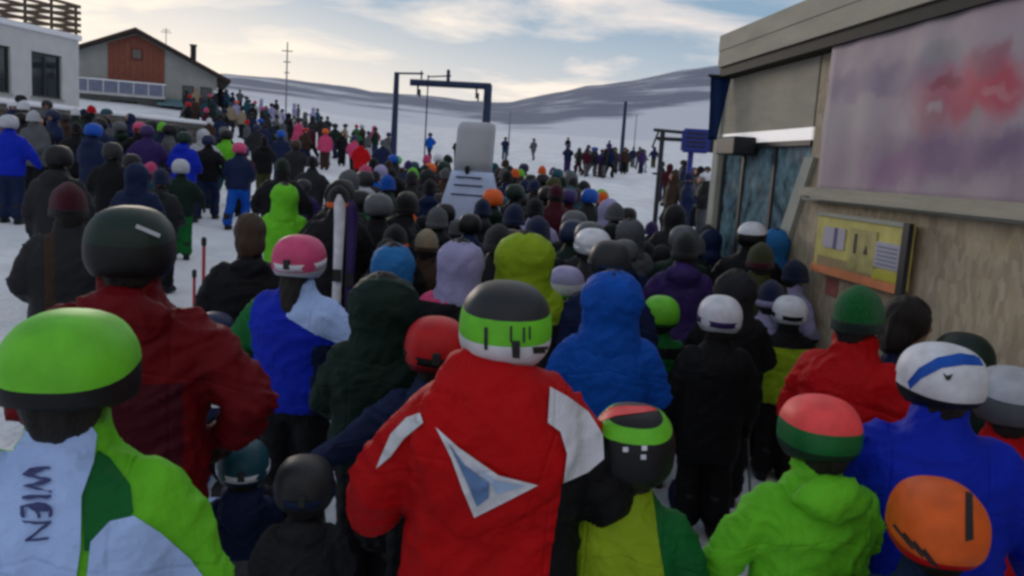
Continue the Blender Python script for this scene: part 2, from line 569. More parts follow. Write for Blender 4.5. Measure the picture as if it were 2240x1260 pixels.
# ---- the gabled house on the slope
def gabled_house():
    o = ploc(297, 60)
    o.z -= 1.2
    yaw = R(22)
    h = empty('gabled_house', o, yaw)
    tag(h, 'grey gabled house with red boarded gable and dark eaves on the slope', 'house')
    L_, R_ = -4.1, 5.3
    ridge, el, er, D = 6.0, 4.25, 3.55, 9.0
    bm = bmesh.new()
    prism(bm, [Vector((L_, 0, -1.5)), Vector((R_, 0, -1.5)), Vector((R_, 0, er)), Vector((0, 0, ridge)), Vector((L_, 0, el))], (0, D, 0))
    obj('wall', bm, M_greywall, h)
    # roof with eaves
    sl, sr = (ridge - el) / -L_, (ridge - er) / R_
    for (x, s) in ((L_ - .7, sl), (R_ + .9, sr)):
        zc = ridge - abs(x) * s
        bm = bmesh.new()
        prism(bm, [Vector((0, -.7, ridge + .03)), Vector((x, -.7, zc + .03)), Vector((x, -.7, zc + .25)), Vector((0, -.7, ridge + .30))], (0, D + 1.2, 0))
        rf = obj('roof', bm, M_roof, h)
        bm = bmesh.new()
        prism(bm, [Vector((0, -.74, ridge + .02)), Vector((x, -.74, zc)), Vector((x, -.74, zc + .22)), Vector((0, -.74, ridge + .26))], (0, .035, 0))
        obj('barge_board', bm, M_roof, rf)
    bm = bmesh.new(); box(bm, 3.55, 3.95, 2, 2.4, 3.6, 5.75); box(bm, 3.5, 4.0, 1.95, 2.45, 5.752, 5.85)
    obj('chimney', bm, M_dark, h)
    bm = bmesh.new(); tube(bm, [(1.9, 3, 5), (1.9, 3, 6.9)], .025, 6); tube(bm, [(1.55, 3, 6.6), (2.25, 3, 6.6)], .02, 6); tube(bm, [(1.65, 3, 6.75), (2.15, 3, 6.75)], .02, 6)
    obj('roof_antenna', bm, M_dark, h)
    # boarded gable: upright boards, cut to the roof slope
    n = 10
    for k in range(n):
        x0 = -1.75 + k * .36
        x1 = x0 + .335
        bm = bmesh.new()
        top = [ridge - .12 - (abs(x) * (sr if x > 0 else sl)) for x in (x0, x1)]
        d = .06 + .012 * (k % 2)
        prism(bm, [Vector((x0, -d, 2.75)), Vector((x1, -d, 2.75)), Vector((x1, -d, top[1])), Vector((x0, -d, top[0]))], (0, d - .004, 0))
        obj('gable_board', bm, M_redwood, h)
    w = boxobj('gable_window', (-.28, .42, -.13, -.075, 4.2, 4.95), mat('dark_red_frame', (.10, .01, .012), .6, var=.1), h)
    boxobj('pane', (-.2, .34, -.15, -.132, 4.28, 4.87), M_glass, w)
    for xa in (-3.6, 3.0, 4.2):
        w = boxobj('window', (xa, xa + .75, -.05, .02, 1.95, 2.75), M_frame, h)
        boxobj('pane', (xa + .07, xa + .68, -.065, -.051, 2.02, 2.68), M_glass, w)
    # balcony
    bl = boxobj('balcony', (-3.9, 1.9, -1.25, -.003, 1.62, 1.80), M_plaster, h)
    boxobj('balcony_front', (-3.9, 1.9, -1.31, -1.253, 1.803, 2.55), M_bluepaint, bl)
    boxobj('balcony_rail', (-3.95, 1.95, -1.36, -1.22, 2.553, 2.64), M_snowcap, bl)
    for k in range(7):
        boxobj('baluster', (-3.85 + k * .93, -3.77 + k * .93, -1.335, -1.313, 1.65, 2.55), M_plaster, bl)
    # ground floor
    for (xa, xb, z0, z1) in ((-3.85, -3.1, -.6, 1.25), (-2.8, -1.9, -.3, 1.25), (-1.6, 0.1, -.9, 1.35), (.35, 1.15, -.2, 1.2), (1.6, 2.5, -.2, 1.2), (2.9, 3.7, -.2, 1.2)):
        w = boxobj('window', (xa, xb, -.06, .03, z0, z1), M_frame, h)
        boxobj('pane', (xa + .08, xb - .08, -.075, -.061, z0 + .08, z1 - .08), M_glass, w)
        if xb - xa > .85:
            boxobj('mullion', ((xa + xb) / 2 - .035, (xa + xb) / 2 + .035, -.09, -.0765, z0 + .08, z1 - .08), M_plaster, w)
    boxobj('door', (-.9, -.2, -.12, -.092, -.9, 1.05), mat('pale_door', (.4, .42, .36), .6, var=.1), h)
    bm = bmesh.new()
    prism(bm, [Vector((1.4, -.01, 1.75)), Vector((1.4, -1.5, 1.3)), Vector((1.4, -1.5, 1.2)), Vector((1.4, -.01, 1.65))], (3.4, 0, 0))
    obj('awning', bm, M_tealpaint, h)
    return h
gabled_house()

# ---- white flat roofed building at the left, standing on a terrace
FD = Vector((.2, 1, 0)).normalized()                # facade direction
FN = Vector((FD.y, -FD.x, 0))                       # towards the queue
bp0 = P(-60, 225, 29.5)
BZ = P(0, 224, 30).z                                # terrace level
def white_building():
    b0 = Vector((bp0.x, bp0.y, BZ))
    h = empty('white_building', b0, math.atan2(FD.y, FD.x))
    tag(h, 'white flat roofed building with dark square windows beside the terrace', 'building')
    LEN, HT = 5.3, 2.78
    # local: x along the facade, y into the building, z up ; windows recessed between wall pieces
    wins = [(.25, 1.75), (2.75, 4.35)]
    zs, zt = .38, 2.05
    bm = bmesh.new()
    box(bm, -6, LEN, .3, 7, -1.2, HT)
    xs = -6
    for a, c in wins:
        box(bm, xs, a, 0, .298, -1.2, HT); xs = c
        box(bm, a, c, 0, .298, -1.2, zs); box(bm, a, c, 0, .298, zt, HT)
    box(bm, xs, LEN, 0, .298, -1.2, HT)
    obj('wall', bm, M_plaster, h)
    boxobj('parapet', (-6.1, LEN + .1, -.1, 7.1, HT + .003, HT + .22), M_snowcap, h, .03)
    for a, c in wins:
        bm = bmesh.new()
        box(bm, a + .003, a + .09, .1, .2, zs + .003, zt - .003); box(bm, c - .09, c - .003, .1, .2, zs + .003, zt - .003)
        box(bm, a + .09, c - .09, .1, .2, zs + .003, zs + .09); box(bm, a + .09, c - .09, .1, .2, zt - .09, zt - .003)
        box(bm, (a + c) / 2 - .03, (a + c) / 2 + .03, .11, .19, zs + .09, zt - .09)
        w = obj('window', bm, M_frame, h)
        boxobj('pane', (a + .085, (a + c) / 2 - .028, .14, .15, zs + .085, zt - .085), M_glass, w)
        boxobj('pane', ((a + c) / 2 + .028, c - .085, .14, .15, zs + .085, zt - .085), M_glass, w)
        bm = bmesh.new()
        for k in range(9):
            box(bm, a + .95 + k * .05, a + .985 + k * .05, .24, .26, zs + .1, zt - .1)
        obj('curtain', bm, M_greywall, w)
        boxobj('sill', (a - .06, c + .06, -.07, .09, zs - .06, zs - .003), M_greywall, w)
    # roof terrace railing: posts and slats
    z0 = HT + .222
    for k in range(9):
        boxobj('railing_post', (-5.5 + k * 1.34, -5.42 + k * 1.34, .05, .13, z0, z0 + 1.15), M_dark, h)
    for j in range(5):
        boxobj('railing_slat', (-6.1, LEN + .15, .0, .045, z0 + .10 + j * .24, z0 + .22 + j * .24), M_wood, h)
    for j in range(5):
        boxobj('railing_slat', (LEN + .1, LEN + .145, .05, 6.5, z0 + .10 + j * .24, z0 + .22 + j * .24), M_wood, h)
    bm = bmesh.new(); box(bm, -2.2, .9, 1.2, 3.0, z0, z0 + .95)
    obj('roof_box', bm, M_dark, h)
white_building()

def terrace():
    b0 = Vector((bp0.x, bp0.y, BZ)) + FN * 2.2
    h = empty('terrace', b0, math.atan2(FD.y, FD.x))
    tag(h, 'snow capped terrace ledge over a dark wall below the white building', 'terrace')
    L0, L1 = -6, 11.5
    boxobj('slab', (L0, L1, 0, 8, -.30, -.10), M_stone, h)
    bm = bmesh.new()
    n = 44
    prev = None
    fs = []
    for k in range(n + 1):
        x = L0 + (L1 - L0) * k / n
        hgt = .05 + .05 * noise.noise(Vector((x * .8, 0, 5)))
        row = [bm.verts.new((x, y, z)) for y, z in ((-.12, -.098), (-.16, -.05), (-.1, hgt), (.6, hgt + .06), (7.9, hgt), (7.9, -.098))]
        if prev:
            for i in range(6):
                fs.append(bm.faces.new((prev[i], prev[(i + 1) % 6], row[(i + 1) % 6], row[i])))
        else:
            fs.append(bm.faces.new(row))
        prev = row
    fs.append(bm.faces.new(prev[::-1]))
    bmesh.ops.recalc_face_normals(bm, faces=fs)
    obj('snow_cap', bm, M_snowcap, h, True)
    # front: planks up to the middle, stones beyond
    x = L0
    k = 0
    while x < 4.6:
        for j in range(6):
            z = -.305 - .27 * (j + 1)
            boxobj('plank', (x, x + 2.38, .08 + .012 * ((j + k) % 2), .14, z + .015, z + .27), M_wood, h)
        x += 2.4; k += 1
    boxobj('wall_backing', (L0, L1, .15, .4, -2.6, -.302), M_stone, h)
    random.seed(3)
    z = -.31
    for r_ in range(5):
        hh = .30
        xx = x + random.uniform(0, .2)
        while xx < L1 - .15:
            ww = random.uniform(.35, .75)
            e = min(xx + ww, L1)
            boxobj('stone', (xx + .012, e - .012, .02 + random.uniform(0, .05), .148, z - hh + .012, z), M_stone, h, .02)
            xx += ww
        z -= hh
    for k in range(12):
        bm = bmesh.new(); box(bm, L0 + 1.4 * k, L0 + 1.4 * k + .06, .03, .09, -.098, .0)
        bm.free()
terrace()

# ---- drag lift gantry
def pole(bm, px0, py0, px1, py1, depth, r, seg=8, r2=None):
    tube(bm, [P(px0, py0, depth), P(px1, py1, depth)], [r, r2 or r], seg, round_ends=False)

def gantry():
    D = 42.0
    a = P(868, 158, D); g = ground(a.x, a.y)
    b = P(1068, 186, D + 1.5)
    root = empty('lift_gantry', (a.x, a.y, g))
    tag(root, 'dark steel drag lift gantry with two posts and crossbeam over the queue', 'lift gantry')
    off = Vector((a.x, a.y, g))
    lift = a.z - g
    bm = bmesh.new(); tube(bm, [(0, 0, -.3), (0, 0, lift)], [.18, .13], 10, round_ends=False); obj('post', bm, M_steel, root)
    bx, by = b.x - a.x, b.y - a.y
    gb = ground(b.x, b.y) - g
    tb = b.z - g
    bm = bmesh.new(); tube(bm, [(bx, by, gb - .3), (bx, by, tb)], [.24, .21], 10, round_ends=False); obj('post', bm, M_steel, root)
    c = P(897, 180, D + 1.3) - off
    bm = bmesh.new()
    tube(bm, [(bx + .15, by, tb - .06), tuple(c)], .17, 8, round_ends=False)
    obj('crossbeam', bm, M_steel, root)
    bm = bmesh.new()
    tube(bm, [(0, 0, lift - .05), tuple(P(925, 161, D) - off)], .05, 8)
    tube(bm, [tuple(P(922, 156, D) - off), tuple(P(922, 172, D) - off)], .04, 6)
    obj('side_arm', bm, M_steel, root)
    bm = bmesh.new()
    tube(bm, [tuple(P(936, 168, D + .6) - off), tuple(P(986, 166, D + .6) - off)], .035, 6)
    tube(bm, [tuple(P(981, 155, D + .6) - off), tuple(P(980, 183, D + .9) - off)], .09, 8)
    obj('sensor_arm', bm, M_steel, root)
    e = P(937, 165, D + .8) - off
    bm = bmesh.new(); tube(bm, [(e.x, e.y, gb), tuple(e)], .035, 6); obj('thin_mast', bm, M_steel, root)
    # sheave wheels under the beam
    for px in (914, 1042):
        q = P(px, 197 if px < 1000 else 205, D + 1.4) - off
        bm = bmesh.new()
        tube(bm, [(q.x, q.y, q.z - .2), (q.x, q.y, q.z + .25)], .05, 8)
        w = obj('hanger', bm, M_steel, root)
        bm = bmesh.new()
        bmesh.ops.create_cone(bm, cap_ends=True, segments=16, radius1=.2, radius2=.2, depth=.08,
                              matrix=Matrix.Translation((q.x + .1, q.y, q.z - .15)) @ Matrix.Rotation(R(90), 4, 'Y'))
        obj('sheave_wheel', bm, M_dark, w)
gantry()

def mast(px, top, D, r, label, bars=(), name='lamp_post', mm=None):
    a = P(px, top, D)
    g = ground(a.x, a.y)
    root = empty(name, (a.x, a.y, g))
    tag(root, label, 'mast')
    bm = bmesh.new(); tube(bm, [(0, 0, -.3), (0, 0, a.z - g)], [r, r * .7], 8, round_ends=False)
    obj('pole', bm, mm or M_steel, root)
    for (dz, w) in bars:
        bm = bmesh.new(); tube(bm, [(-w, 0, a.z - g - dz), (w, 0, a.z - g - dz)], r * .6, 6)
        obj('crossbar', bm, mm or M_steel, root)
M_greysteel = mat('grey_steel', (.16, .17, .20), .5, metal=.2, var=.1)
mast(629, 92, 88, .09, 'tall thin antenna mast with crossbars on the hill', ((.9, .55), (2.0, .35), (3.1, .25)), 'antenna_mast', M_greysteel)
mast(1369, 222, 60, .16, 'thick dark lift post rising out of the far group of skiers', (), 'lift_post')
mast(1117, 243, 75, .07, 'thin grey pole on the snow beyond the grey booth', (), 'snow_pole', M_greysteel)
mast(1393, 250, 85, .06, 'thin grey pole just behind the thick dark lift post', (), 'snow_pole', M_greysteel)

# ---- grey booth on a pale blue padded base
def booth():
    D = 12.0
    c = ploc(1033, D)
    root = empty('lift_booth', c, R(-8))
    tag(root, 'grey round topped booth on a pale blue padded base in the queue', 'booth')
    zt = P(1033, 268, D).z - c.z
    zm = P(1033, 372, D).z - c.z
    zb = P(1033, 452, D).z - c.z
    M_cover = mat('grey_tarpaulin', (.40, .42, .45), .7, bump=.3, bscale=5, var=.1, vscale=2)
    M_pad = mat('pale_blue_padding', (.40, .48, .66), .65, bump=.3, bscale=6, var=.12, vscale=3)
    bm = bmesh.new()
    prof = [(zm - .03, .255, .23), (zm + .15, .25, .225), (zt - .12, .25, .225), (zt - .04, .24, .215), (zt - .008, .215, .19), (zt, .16, .14)]
    rings(bm, [(z, a, b_, .01 * i, 0) for i, (z, a, b_) in enumerate(prof)], 24, 5.0)
    obj('cover', bm, M_cover, root, True)
    bm = bmesh.new()
    rings(bm, [(-.2, .40, .36, 0, 0), (zb - .1, .40, .36, 0, 0), (zb + .08, .385, .34, 0, 0), (zm - .12, .30, .27, 0, 0), (zm - .02, .275, .25, 0, 0)], 24, 4.5)
    pad = obj('padded_base', bm, M_pad, root, True)
    for k, (dz, w) in enumerate(((.16, .36), (.29, .32), (.40, .29))):
        bm = bmesh.new()
        z = zb + dz
        y = -.345 + .19 * dz + .004
        box(bm, -w * .62, w * .62, y - .02, y + .06, z, z + .018)
        obj('strap', bm, M_steel, pad)
    bm = bmesh.new(); tube(bm, [(-.03, -.25, zm - .03), (-.03, -.27, zm + .03)], .035, 8); obj('lamp', bm, M_dark, root)
booth()

# ---- second lift station beyond the pillar
def lift_station():
    D = 26.0
    c = ploc(1440, D)
    root = empty('lift_station', c, R(-8))
    tag(root, 'dark lift station frame with blue motor housing left of the shed pillar', 'lift station')
    def rel(px, py, d=D):
        v = P(px, py, d) - c
        return Matrix.Rotation(R(8), 3, 'Z') @ v
    top = rel(1444, 284)
    bm = bmesh.new(); tube(bm, [(0, 0, -.2), (0, 0, top.z)], .075, 8, round_ends=False); obj('post', bm, M_dark, root)
    bm = bmesh.new(); tube(bm, [rel(1432, 284), rel(1560, 296)], .05, 8); obj('beam', bm, M_dark, root)
    bm = bmesh.new(); tube(bm, [rel(1440, 303), rel(1500, 306)], .06, 8); obj('beam', bm, M_dark, root)
    bm = bmesh.new(); tube(bm, [rel(1427, 322), rel(1442, 284)], .03, 6); obj('brace', bm, M_dark, root)
    a = rel(1521, 308)
    bm = bmesh.new()
    box(bm, a.x - .42, a.x + .42, a.y - .4, a.y + .4, a.z - .36, a.z + .34)
    bmesh.ops.bevel(bm, geom=list(bm.edges), offset=.06, segments=2, affect='EDGES')
    hs_ = obj('motor_housing', bm, mat('blue_enamel', (.012, .03, .25), .4, var=.1), root)
    bm = bmesh.new(); 
    for k in range(4):
        box(bm, a.x - .3, a.x + .3, a.y - .425, a.y - .403, a.z - .22 + k * .13, a.z - .16 + k * .13)
    obj('vent', bm, M_dark, hs_)
    bm = bmesh.new(); tube(bm, [(a.x - .1, a.y, -.2), (a.x - .1, a.y, a.z - .3)], .09, 8, round_ends=False); obj('post', bm, mat('blue_enamel', (.012, .03, .25)), root)
    d2 = rel(1556, 312)
    bm = bmesh.new(); box(bm, d2.x - .2, d2.x + .2, d2.y - .2, d2.y + .2, d2.z - .3, d2.z + .3); obj('control_box', bm, M_dark, root)
lift_station()

# ---- wooden shed at the right
_v = P(935, 358, 1.0) - CM.translation
AZW = math.atan2(_v.x, _v.y)
SD = Vector((math.sin(AZW), math.cos(AZW), 0))      # along the wall, away from the camera
SN = Vector((-SD.y, SD.x, 0))                       # out of the wall, towards the queue
WD = 3.4                                            # distance of the wall plane from the camera
so = -SN * WD
so.z = 0
shed = empty('ticket_shed', (so.x, so.y, 0), math.atan2(SD.y, SD.x))
tag(shed, 'tan chipboard clad shed with deep eaves, slim pillar and dark glazing', 'shed')
# local x = along wall (away), local y = out towards the queue, z up
def onwall(px, py, off=0.0):
    """point of the plane standing off the wall by off, seen at a photograph pixel"""
    o = CM.translation
    d = (P(px, py, 1.0) - o)
    pl = so + SN * off
    k = (pl - o).dot(SN) / d.dot(SN)
    w = o + d * k - so
    return Vector((w.dot(SD), off, w.z))
M_osb = bpy.data.materials.new('chipboard'); M_osb.use_nodes = True
t = M_osb.node_tree; b = t.nodes['Principled BSDF']; b.inputs['Roughness'].default_value = .8
co = t.nodes.new('ShaderNodeTexCoord')
mpa = t.nodes.new('ShaderNodeMapping'); mpa.inputs['Scale'].default_value = (15, 3, 7); mpa.inputs['Rotation'].default_value = (0, R(25), 0)
t.links.new(co.outputs['Object'], mpa.inputs[0])
vo = t.nodes.new('ShaderNodeTexVoronoi'); vo.inputs['Scale'].default_value = 1.6; vo.inputs['Randomness'].default_value = 1
t.links.new(mpa.outputs[0], vo.inputs['Vector'])
hs = t.nodes.new('ShaderNodeSeparateColor'); t.links.new(vo.outputs['Color'], hs.inputs[0])
rp = t.nodes.new('ShaderNodeValToRGB')
rp.color_ramp.elements[0].position = .0; rp.color_ramp.elements[0].color = (.37, .29, .195, 1)
rp.color_ramp.elements[1].position = 1.; rp.color_ramp.elements[1].color = (.53, .43, .30, 1)
t.links.new(hs.outputs[0], rp.inputs[0])
nn = t.nodes.new('ShaderNodeTexNoise'); nn.inputs['Scale'].default_value = 2.5; nn.inputs['Detail'].default_value = 5
t.links.new(co.outputs['Object'], nn.inputs['Vector'])
rq = t.nodes.new('ShaderNodeMapRange'); rq.inputs['From Min'].default_value = .3; rq.inputs['From Max'].default_value = .7
rq.inputs['To Min'].default_value = .8; rq.inputs['To Max'].default_value = 1.15
t.links.new(nn.outputs[0], rq.inputs['Value'])
mx = t.nodes.new('ShaderNodeMix'); mx.data_type = 'RGBA'; mx.blend_type = 'MULTIPLY'; mx.inputs[0].default_value = 1
oc = t.nodes.new('ShaderNodeTexNoise'); oc.inputs['Scale'].default_value = 3.6; oc.inputs['Detail'].default_value = 5; oc.inputs['Roughness'].default_value = .7
t.links.new(co.outputs['Object'], oc.inputs['Vector'])
om = t.nodes.new('ShaderNodeMapRange'); om.inputs['From Min'].default_value = .52; om.inputs['From Max'].default_value = .68; om.inputs['To Max'].default_value = .55
t.links.new(oc.outputs[0], om.inputs['Value'])
ox = t.nodes.new('ShaderNodeMix'); ox.data_type = 'RGBA'; t.links.new(om.outputs[0], ox.inputs[0]); t.links.new(rp.outputs[0], ox.inputs[6]); ox.inputs[7].default_value = (.46, .32, .16, 1)
t.links.new(ox.outputs[2], mx.inputs[6]); t.links.new(rq.outputs[0], mx.inputs[7]); t.links.new(mx.outputs[2], b.inputs['Base Color'])
bp_ = t.nodes.new('ShaderNodeBump'); bp_.inputs['Strength'].default_value = .3; bp_.inputs['Distance'].default_value = .01
t.links.new(hs.outputs[0], bp_.inputs['Height']); t.links.new(bp_.outputs[0], b.inputs['Normal'])
M_tan = mat('tan_board', (.42, .375, .29), .8, bump=.25, bscale=14, var=.12, vscale=2, stretch=(1, 4, 4))
M_trim = mat('grey_green_trim', (.40, .40, .34), .75, bump=.2, bscale=14, var=.12, vscale=3)
M_beam = mat('dark_beam', (.010, .009, .007), .7, var=.2)
M_bright = bpy.data.materials.new('lit_strip'); M_bright.use_nodes = True
bb = M_bright.node_tree.nodes['Principled BSDF']; bb.inputs['Base Color'].default_value = (.8, .78, .78, 1)
bb.inputs['Emission Color'].default_value = (1, .95, .94, 1); bb.inputs['Emission Strength'].default_value = .32
M_tglass = mat('teal_glass', (.12, .20, .225), .09, var=.75, vscale=7, spec=.9, metal=.0)

XP = onwall(1572, 400).x                    # pillar position
XW = onwall(1775, 345).x                    # upper end of the solid wall
XB = onwall(1690, 590).x
ZTOP, ZBOT = onwall(1775, 345).z, onwall(1690, 590).z
slope = (XB - XW) / (ZTOP - ZBOT)
XG = XB + slope * (ZBOT + .1)               # foot of the slanted edge
NEAR = -3.0
ZE = onwall(2100, 22, .16).z                                   # underside of the fascia beam at the pillar
ZL = onwall(1790, 276).z                    # top of the light strip (roughly level)
ZL0 = onwall(1700, 309).z
# solid wall as butted sheets of chipboard
edges = [NEAR, -.6, 1.85, 4.30, XW - .02]
ZLEDGE = onwall(1900, 440).z
for i, (a, c) in enumerate(zip(edges, edges[1:])):
    bm = bmesh.new()
    if i < 3:
        box(bm, a + .003, c - .003, -.06 - .004 * (i % 2), -.004 * (i % 2), -.1, ZLEDGE - .05)
        box(bm, a + .003, c - .003, -.06 - .004 * (i % 2), -.004 * (i % 2), ZLEDGE + .05, ZE)
    else:
        xe = lambda z: XW + slope * (ZTOP - z)
        y0 = -.06
        prism(bm, [Vector((a + .003, y0, -.1)), Vector((xe(-.1), y0, -.1)), Vector((xe(ZLEDGE - .05), y0, ZLEDGE - .05)), Vector((a + .003, y0, ZLEDGE - .05))], (0, .06, 0))
        prism(bm, [Vector((a + .003, y0, ZLEDGE + .05)), Vector((xe(ZLEDGE + .05), y0, ZLEDGE + .05)), Vector((XW, y0, ZTOP)), Vector((XW, y0, ZE)), Vector((a + .003, y0, ZE))], (0, .06, 0))
    obj('wall_sheet', bm, M_osb, shed)
# trim along the slanted edge and thickness behind it
bm = bmesh.new()
xe = lambda z: XW + slope * (ZTOP - z)
prism(bm, [Vector((xe(-.1) - .30, .004, -.1)), Vector((xe(-.1) + .04, .004, -.1)), Vector((xe(ZTOP) + .04, .004, ZTOP)), Vector((xe(ZTOP) - .14, .004, ZTOP))], (0, .045, 0))
obj('edge_board', bm, M_trim, shed)
bm = bmesh.new()
prism(bm, [Vector((xe(-.1) + .002, -.9, -.1)), Vector((xe(-.1) + .05, -.9, -.1)), Vector((xe(ZTOP) + .05, -.9, ZTOP)), Vector((xe(ZTOP) + .002, -.9, ZTOP))], (0, .89, 0))
obj('end_board', bm, M_trim, shed)
boxobj('ledge', (NEAR, XW - .10, -.058, .10, ZLEDGE - .045, ZLEDGE + .045), M_trim, shed, .01)
boxobj('ledge_lip', (NEAR, XW - .12, .103, .135, ZLEDGE + .0, ZLEDGE + .075), M_tan, shed)
# wall over the glazing, light strip, glazing
x0, x1 = XW + .055, XP + .06
boxobj('upper_wall', (x0, x1, -.05, -.005, ZL + .002, ZE), M_tan, shed)
n = 4
ls = empty('light_strip'); ls.parent = shed
for k in range(n):
    a = x0 + (x1 - x0) * k / n; c = x0 + (x1 - x0) * (k + 1) / n
    obj_ = boxobj('light_panel', (a + .012, c - .012, -.05, -.012, ZL0, ZL), M_bright, ls)
boxobj('light_strip_rail', (x0, x1, -.07, -.0, ZL0 - .05, ZL0 - .002), M_dark, shed)
xm = [x0, x0 + .85, x0 + 1.7, x1 - .07]
for k, (a, c) in enumerate(zip(xm, xm[1:])):
    g_ = boxobj('glass_pane', (a + .03, c - .03, -.07, -.055, .85, ZL0 - .055), M_tglass, shed)
    boxobj('mullion', (c - .03, c + .03, -.09, -.03, .1, ZL0 - .055), M_frame, shed)
boxobj('glazing_base', (x0, x1, -.10, -.02, -.1, .848), M_dark, shed)
boxobj('speaker_box', (onwall(1654, 320).x, onwall(1612, 320).x, -.003, .24, onwall(1632, 341).z, onwall(1632, 302).z), M_dark, shed, .015)
# pillar at the corner
bm = bmesh.new(); box(bm, x1 + .003, x1 + .20, -.20, .02, -.1, ZE)
bmesh.ops.bevel(bm, geom=list(bm.edges), offset=.012, segments=1, affect='EDGES')
obj('pillar', bm, M_trim, shed)
# eaves
FX = onwall(1568, 150, .2).x
boxobj('beam', (NEAR, FX, -.02, .16, ZE + .003, ZE + .102), M_beam, shed)
bm = bmesh.new()
for k in range(2):
    boxobj('fascia_board', (NEAR, FX, .0 if k == 0 else .172, .19 + .008 * k, ZE + .105 + k * .175, ZE + .105 + k * .175 + .172), M_tan, shed)
boxobj('roof', (NEAR, FX - .01, -4.4, .17, ZE + .395, ZE + .44), mat('roof_felt', (.12, .12, .125), .9, var=.2), shed)
boxobj('rear_wall', (NEAR, FX, -4.2, -4.0, -.1, ZE + .385), M_osb, shed)
boxobj('end_wall', (FX - .2, FX - .1, -4.0, -.25, -.1, ZE + .385), M_osb, shed)

def shedpt(v):
    return shed.matrix_basis @ Vector(v) if False else (Matrix.Translation(shed.location) @ Matrix.Rotation(shed.rotation_euler.z, 4, 'Z')) @ Vector(v)
SHM = Matrix.Translation(shed.location) @ Matrix.Rotation(shed.rotation_euler.z, 4, 'Z')

def wallthing(name, loc, label, cat):
    w = SHM @ Vector(loc)
    e = empty(name, w, shed.rotation_euler.z)
    tag(e, label, cat)
    return e
# banner
BO = .10
q = [onwall(1790, 428, BO), onwall(1790, 108, BO)]
bxr = q[0].x; bz0 = q[0].z + .02; bz1 = q[1].z
bxl = onwall(2240, 300, BO).x - .75
ban = wallthing('banner', (bxr, BO, bz0), 'large faded banner with red and purple artwork above the chipboard wall', 'banner')
BL, BH = bxr - bxl, bz1 - bz0
def uv(px, py):
    w = onwall(px, py, BO)
    return (bxr - w.x), (w.z - bz0)
M_ban = bpy.data.materials.new('printed_banner'); M_ban.use_nodes = True
t = M_ban.node_tree; b = t.nodes['Principled BSDF']; b.inputs['Roughness'].default_value = .6; b.inputs['Specular IOR Level'].default_value = .2
co = t.nodes.new('ShaderNodeTexCoord')
def tn(kind, **k):
    n = t.nodes.new(kind)
    for a_, v_ in k.items(): setattr(n, a_, v_)
    return n
wob = tn('ShaderNodeTexNoise'); wob.inputs['Scale'].default_value = 4.5; wob.inputs['Detail'].default_value = 4
t.links.new(co.outputs['Object'], wob.inputs['Vector'])
sc_ = tn('ShaderNodeVectorMath', operation='SCALE'); sc_.inputs['Scale'].default_value = .30
t.links.new(wob.outputs['Color'], sc_.inputs[0])
add = tn('ShaderNodeVectorMath', operation='ADD'); t.links.new(co.outputs['Object'], add.inputs[0]); t.links.new(sc_.outputs[0], add.inputs[1])
sub = tn('ShaderNodeVectorMath', operation='SUBTRACT'); t.links.new(add.outputs[0], sub.inputs[0]); sub.inputs[1].default_value = (.17, .17, .17)
grain = tn('ShaderNodeTexNoise'); grain.inputs['Scale'].default_value = 2.2; grain.inputs['Detail'].default_value = 6
t.links.new(co.outputs['Object'], grain.inputs['Vector'])
gr = tn('ShaderNodeValToRGB'); gr.color_ramp.elements[0].position = .3; gr.color_ramp.elements[0].color = (.37, .275, .32, 1)
gr.color_ramp.elements[1].position = .7; gr.color_ramp.elements[1].color = (.45, .37, .395, 1)
t.links.new(grain.outputs[0], gr.inputs[0])
cur = gr.outputs[0]
for (px_, py_, rx_, ry_, col_, soft_, amt_) in (
        (1930, 185, 160, 45, (.24, .185, .27), .8, .75), (1850, 270, 90, 50, (.40, .35, .37), .7, .6),
        (2080, 350, 210, 62, (.22, .12, .23), .9, .8), (1960, 385, 90, 40, (.30, .13, .27), .8, .6),
        (2110, 215, 130, 85, (.44, .10, .16), 1.0, .95), (2180, 205, 95, 70, (.50, .07, .11), .9, .95), (2045, 265, 45, 55, (.36, .14, .17), .8, .6),
        (2180, 135, 46, 44, (.30, .09, .14), .8, .75), (2075, 190, 40, 24, (.27, .05, .09), .7, .75), (2200, 205, 45, 16, (.56, .24, .25), .8, .65),
        (2140, 275, 22, 42, (.30, .28, .28), .8, .7), (2070, 118, 55, 26, (.27, .27, .27), .9, .6), (2050, 258, 20, 18, (.46, .36, .38), .8, .75),
        (2215, 330, 70, 50, (.19, .13, .22), .9, .7)):
    u0, v0 = uv(px_, py_); u1, _ = uv(px_ + rx_, py_); u2, _ = uv(px_ - rx_, py_); _, v1 = uv(px_, py_ - ry_); _, v2 = uv(px_, py_ + ry_)
    mp_ = tn('ShaderNodeVectorMath', operation='SUBTRACT'); t.links.new(sub.outputs[0], mp_.inputs[0]); mp_.inputs[1].default_value = (-u0, 0, v0)
    ml = tn('ShaderNodeVectorMath', operation='MULTIPLY'); t.links.new(mp_.outputs[0], ml.inputs[0]); ml.inputs[1].default_value = (2 / abs(u1 - u2), 0, 2 / abs(v1 - v2))
    le = tn('ShaderNodeVectorMath', operation='LENGTH'); t.links.new(ml.outputs[0], le.inputs[0])
    mr_ = tn('ShaderNodeMapRange'); mr_.interpolation_type = 'SMOOTHSTEP'
    mr_.inputs['From Min'].default_value = 1.0 + soft_ * .3; mr_.inputs['From Max'].default_value = 1.0 - soft_ * .8
    mr_.inputs['To Max'].default_value = amt_
    t.links.new(le.outputs['Value'], mr_.inputs['Value'])
    mx = tn('ShaderNodeMix', data_type='RGBA'); t.links.new(mr_.outputs[0], mx.inputs[0]); t.links.new(cur, mx.inputs[6]); mx.inputs[7].default_value = (*col_, 1)
    cur = mx.outputs[2]
t.links.new(cur, b.inputs['Base Color'])
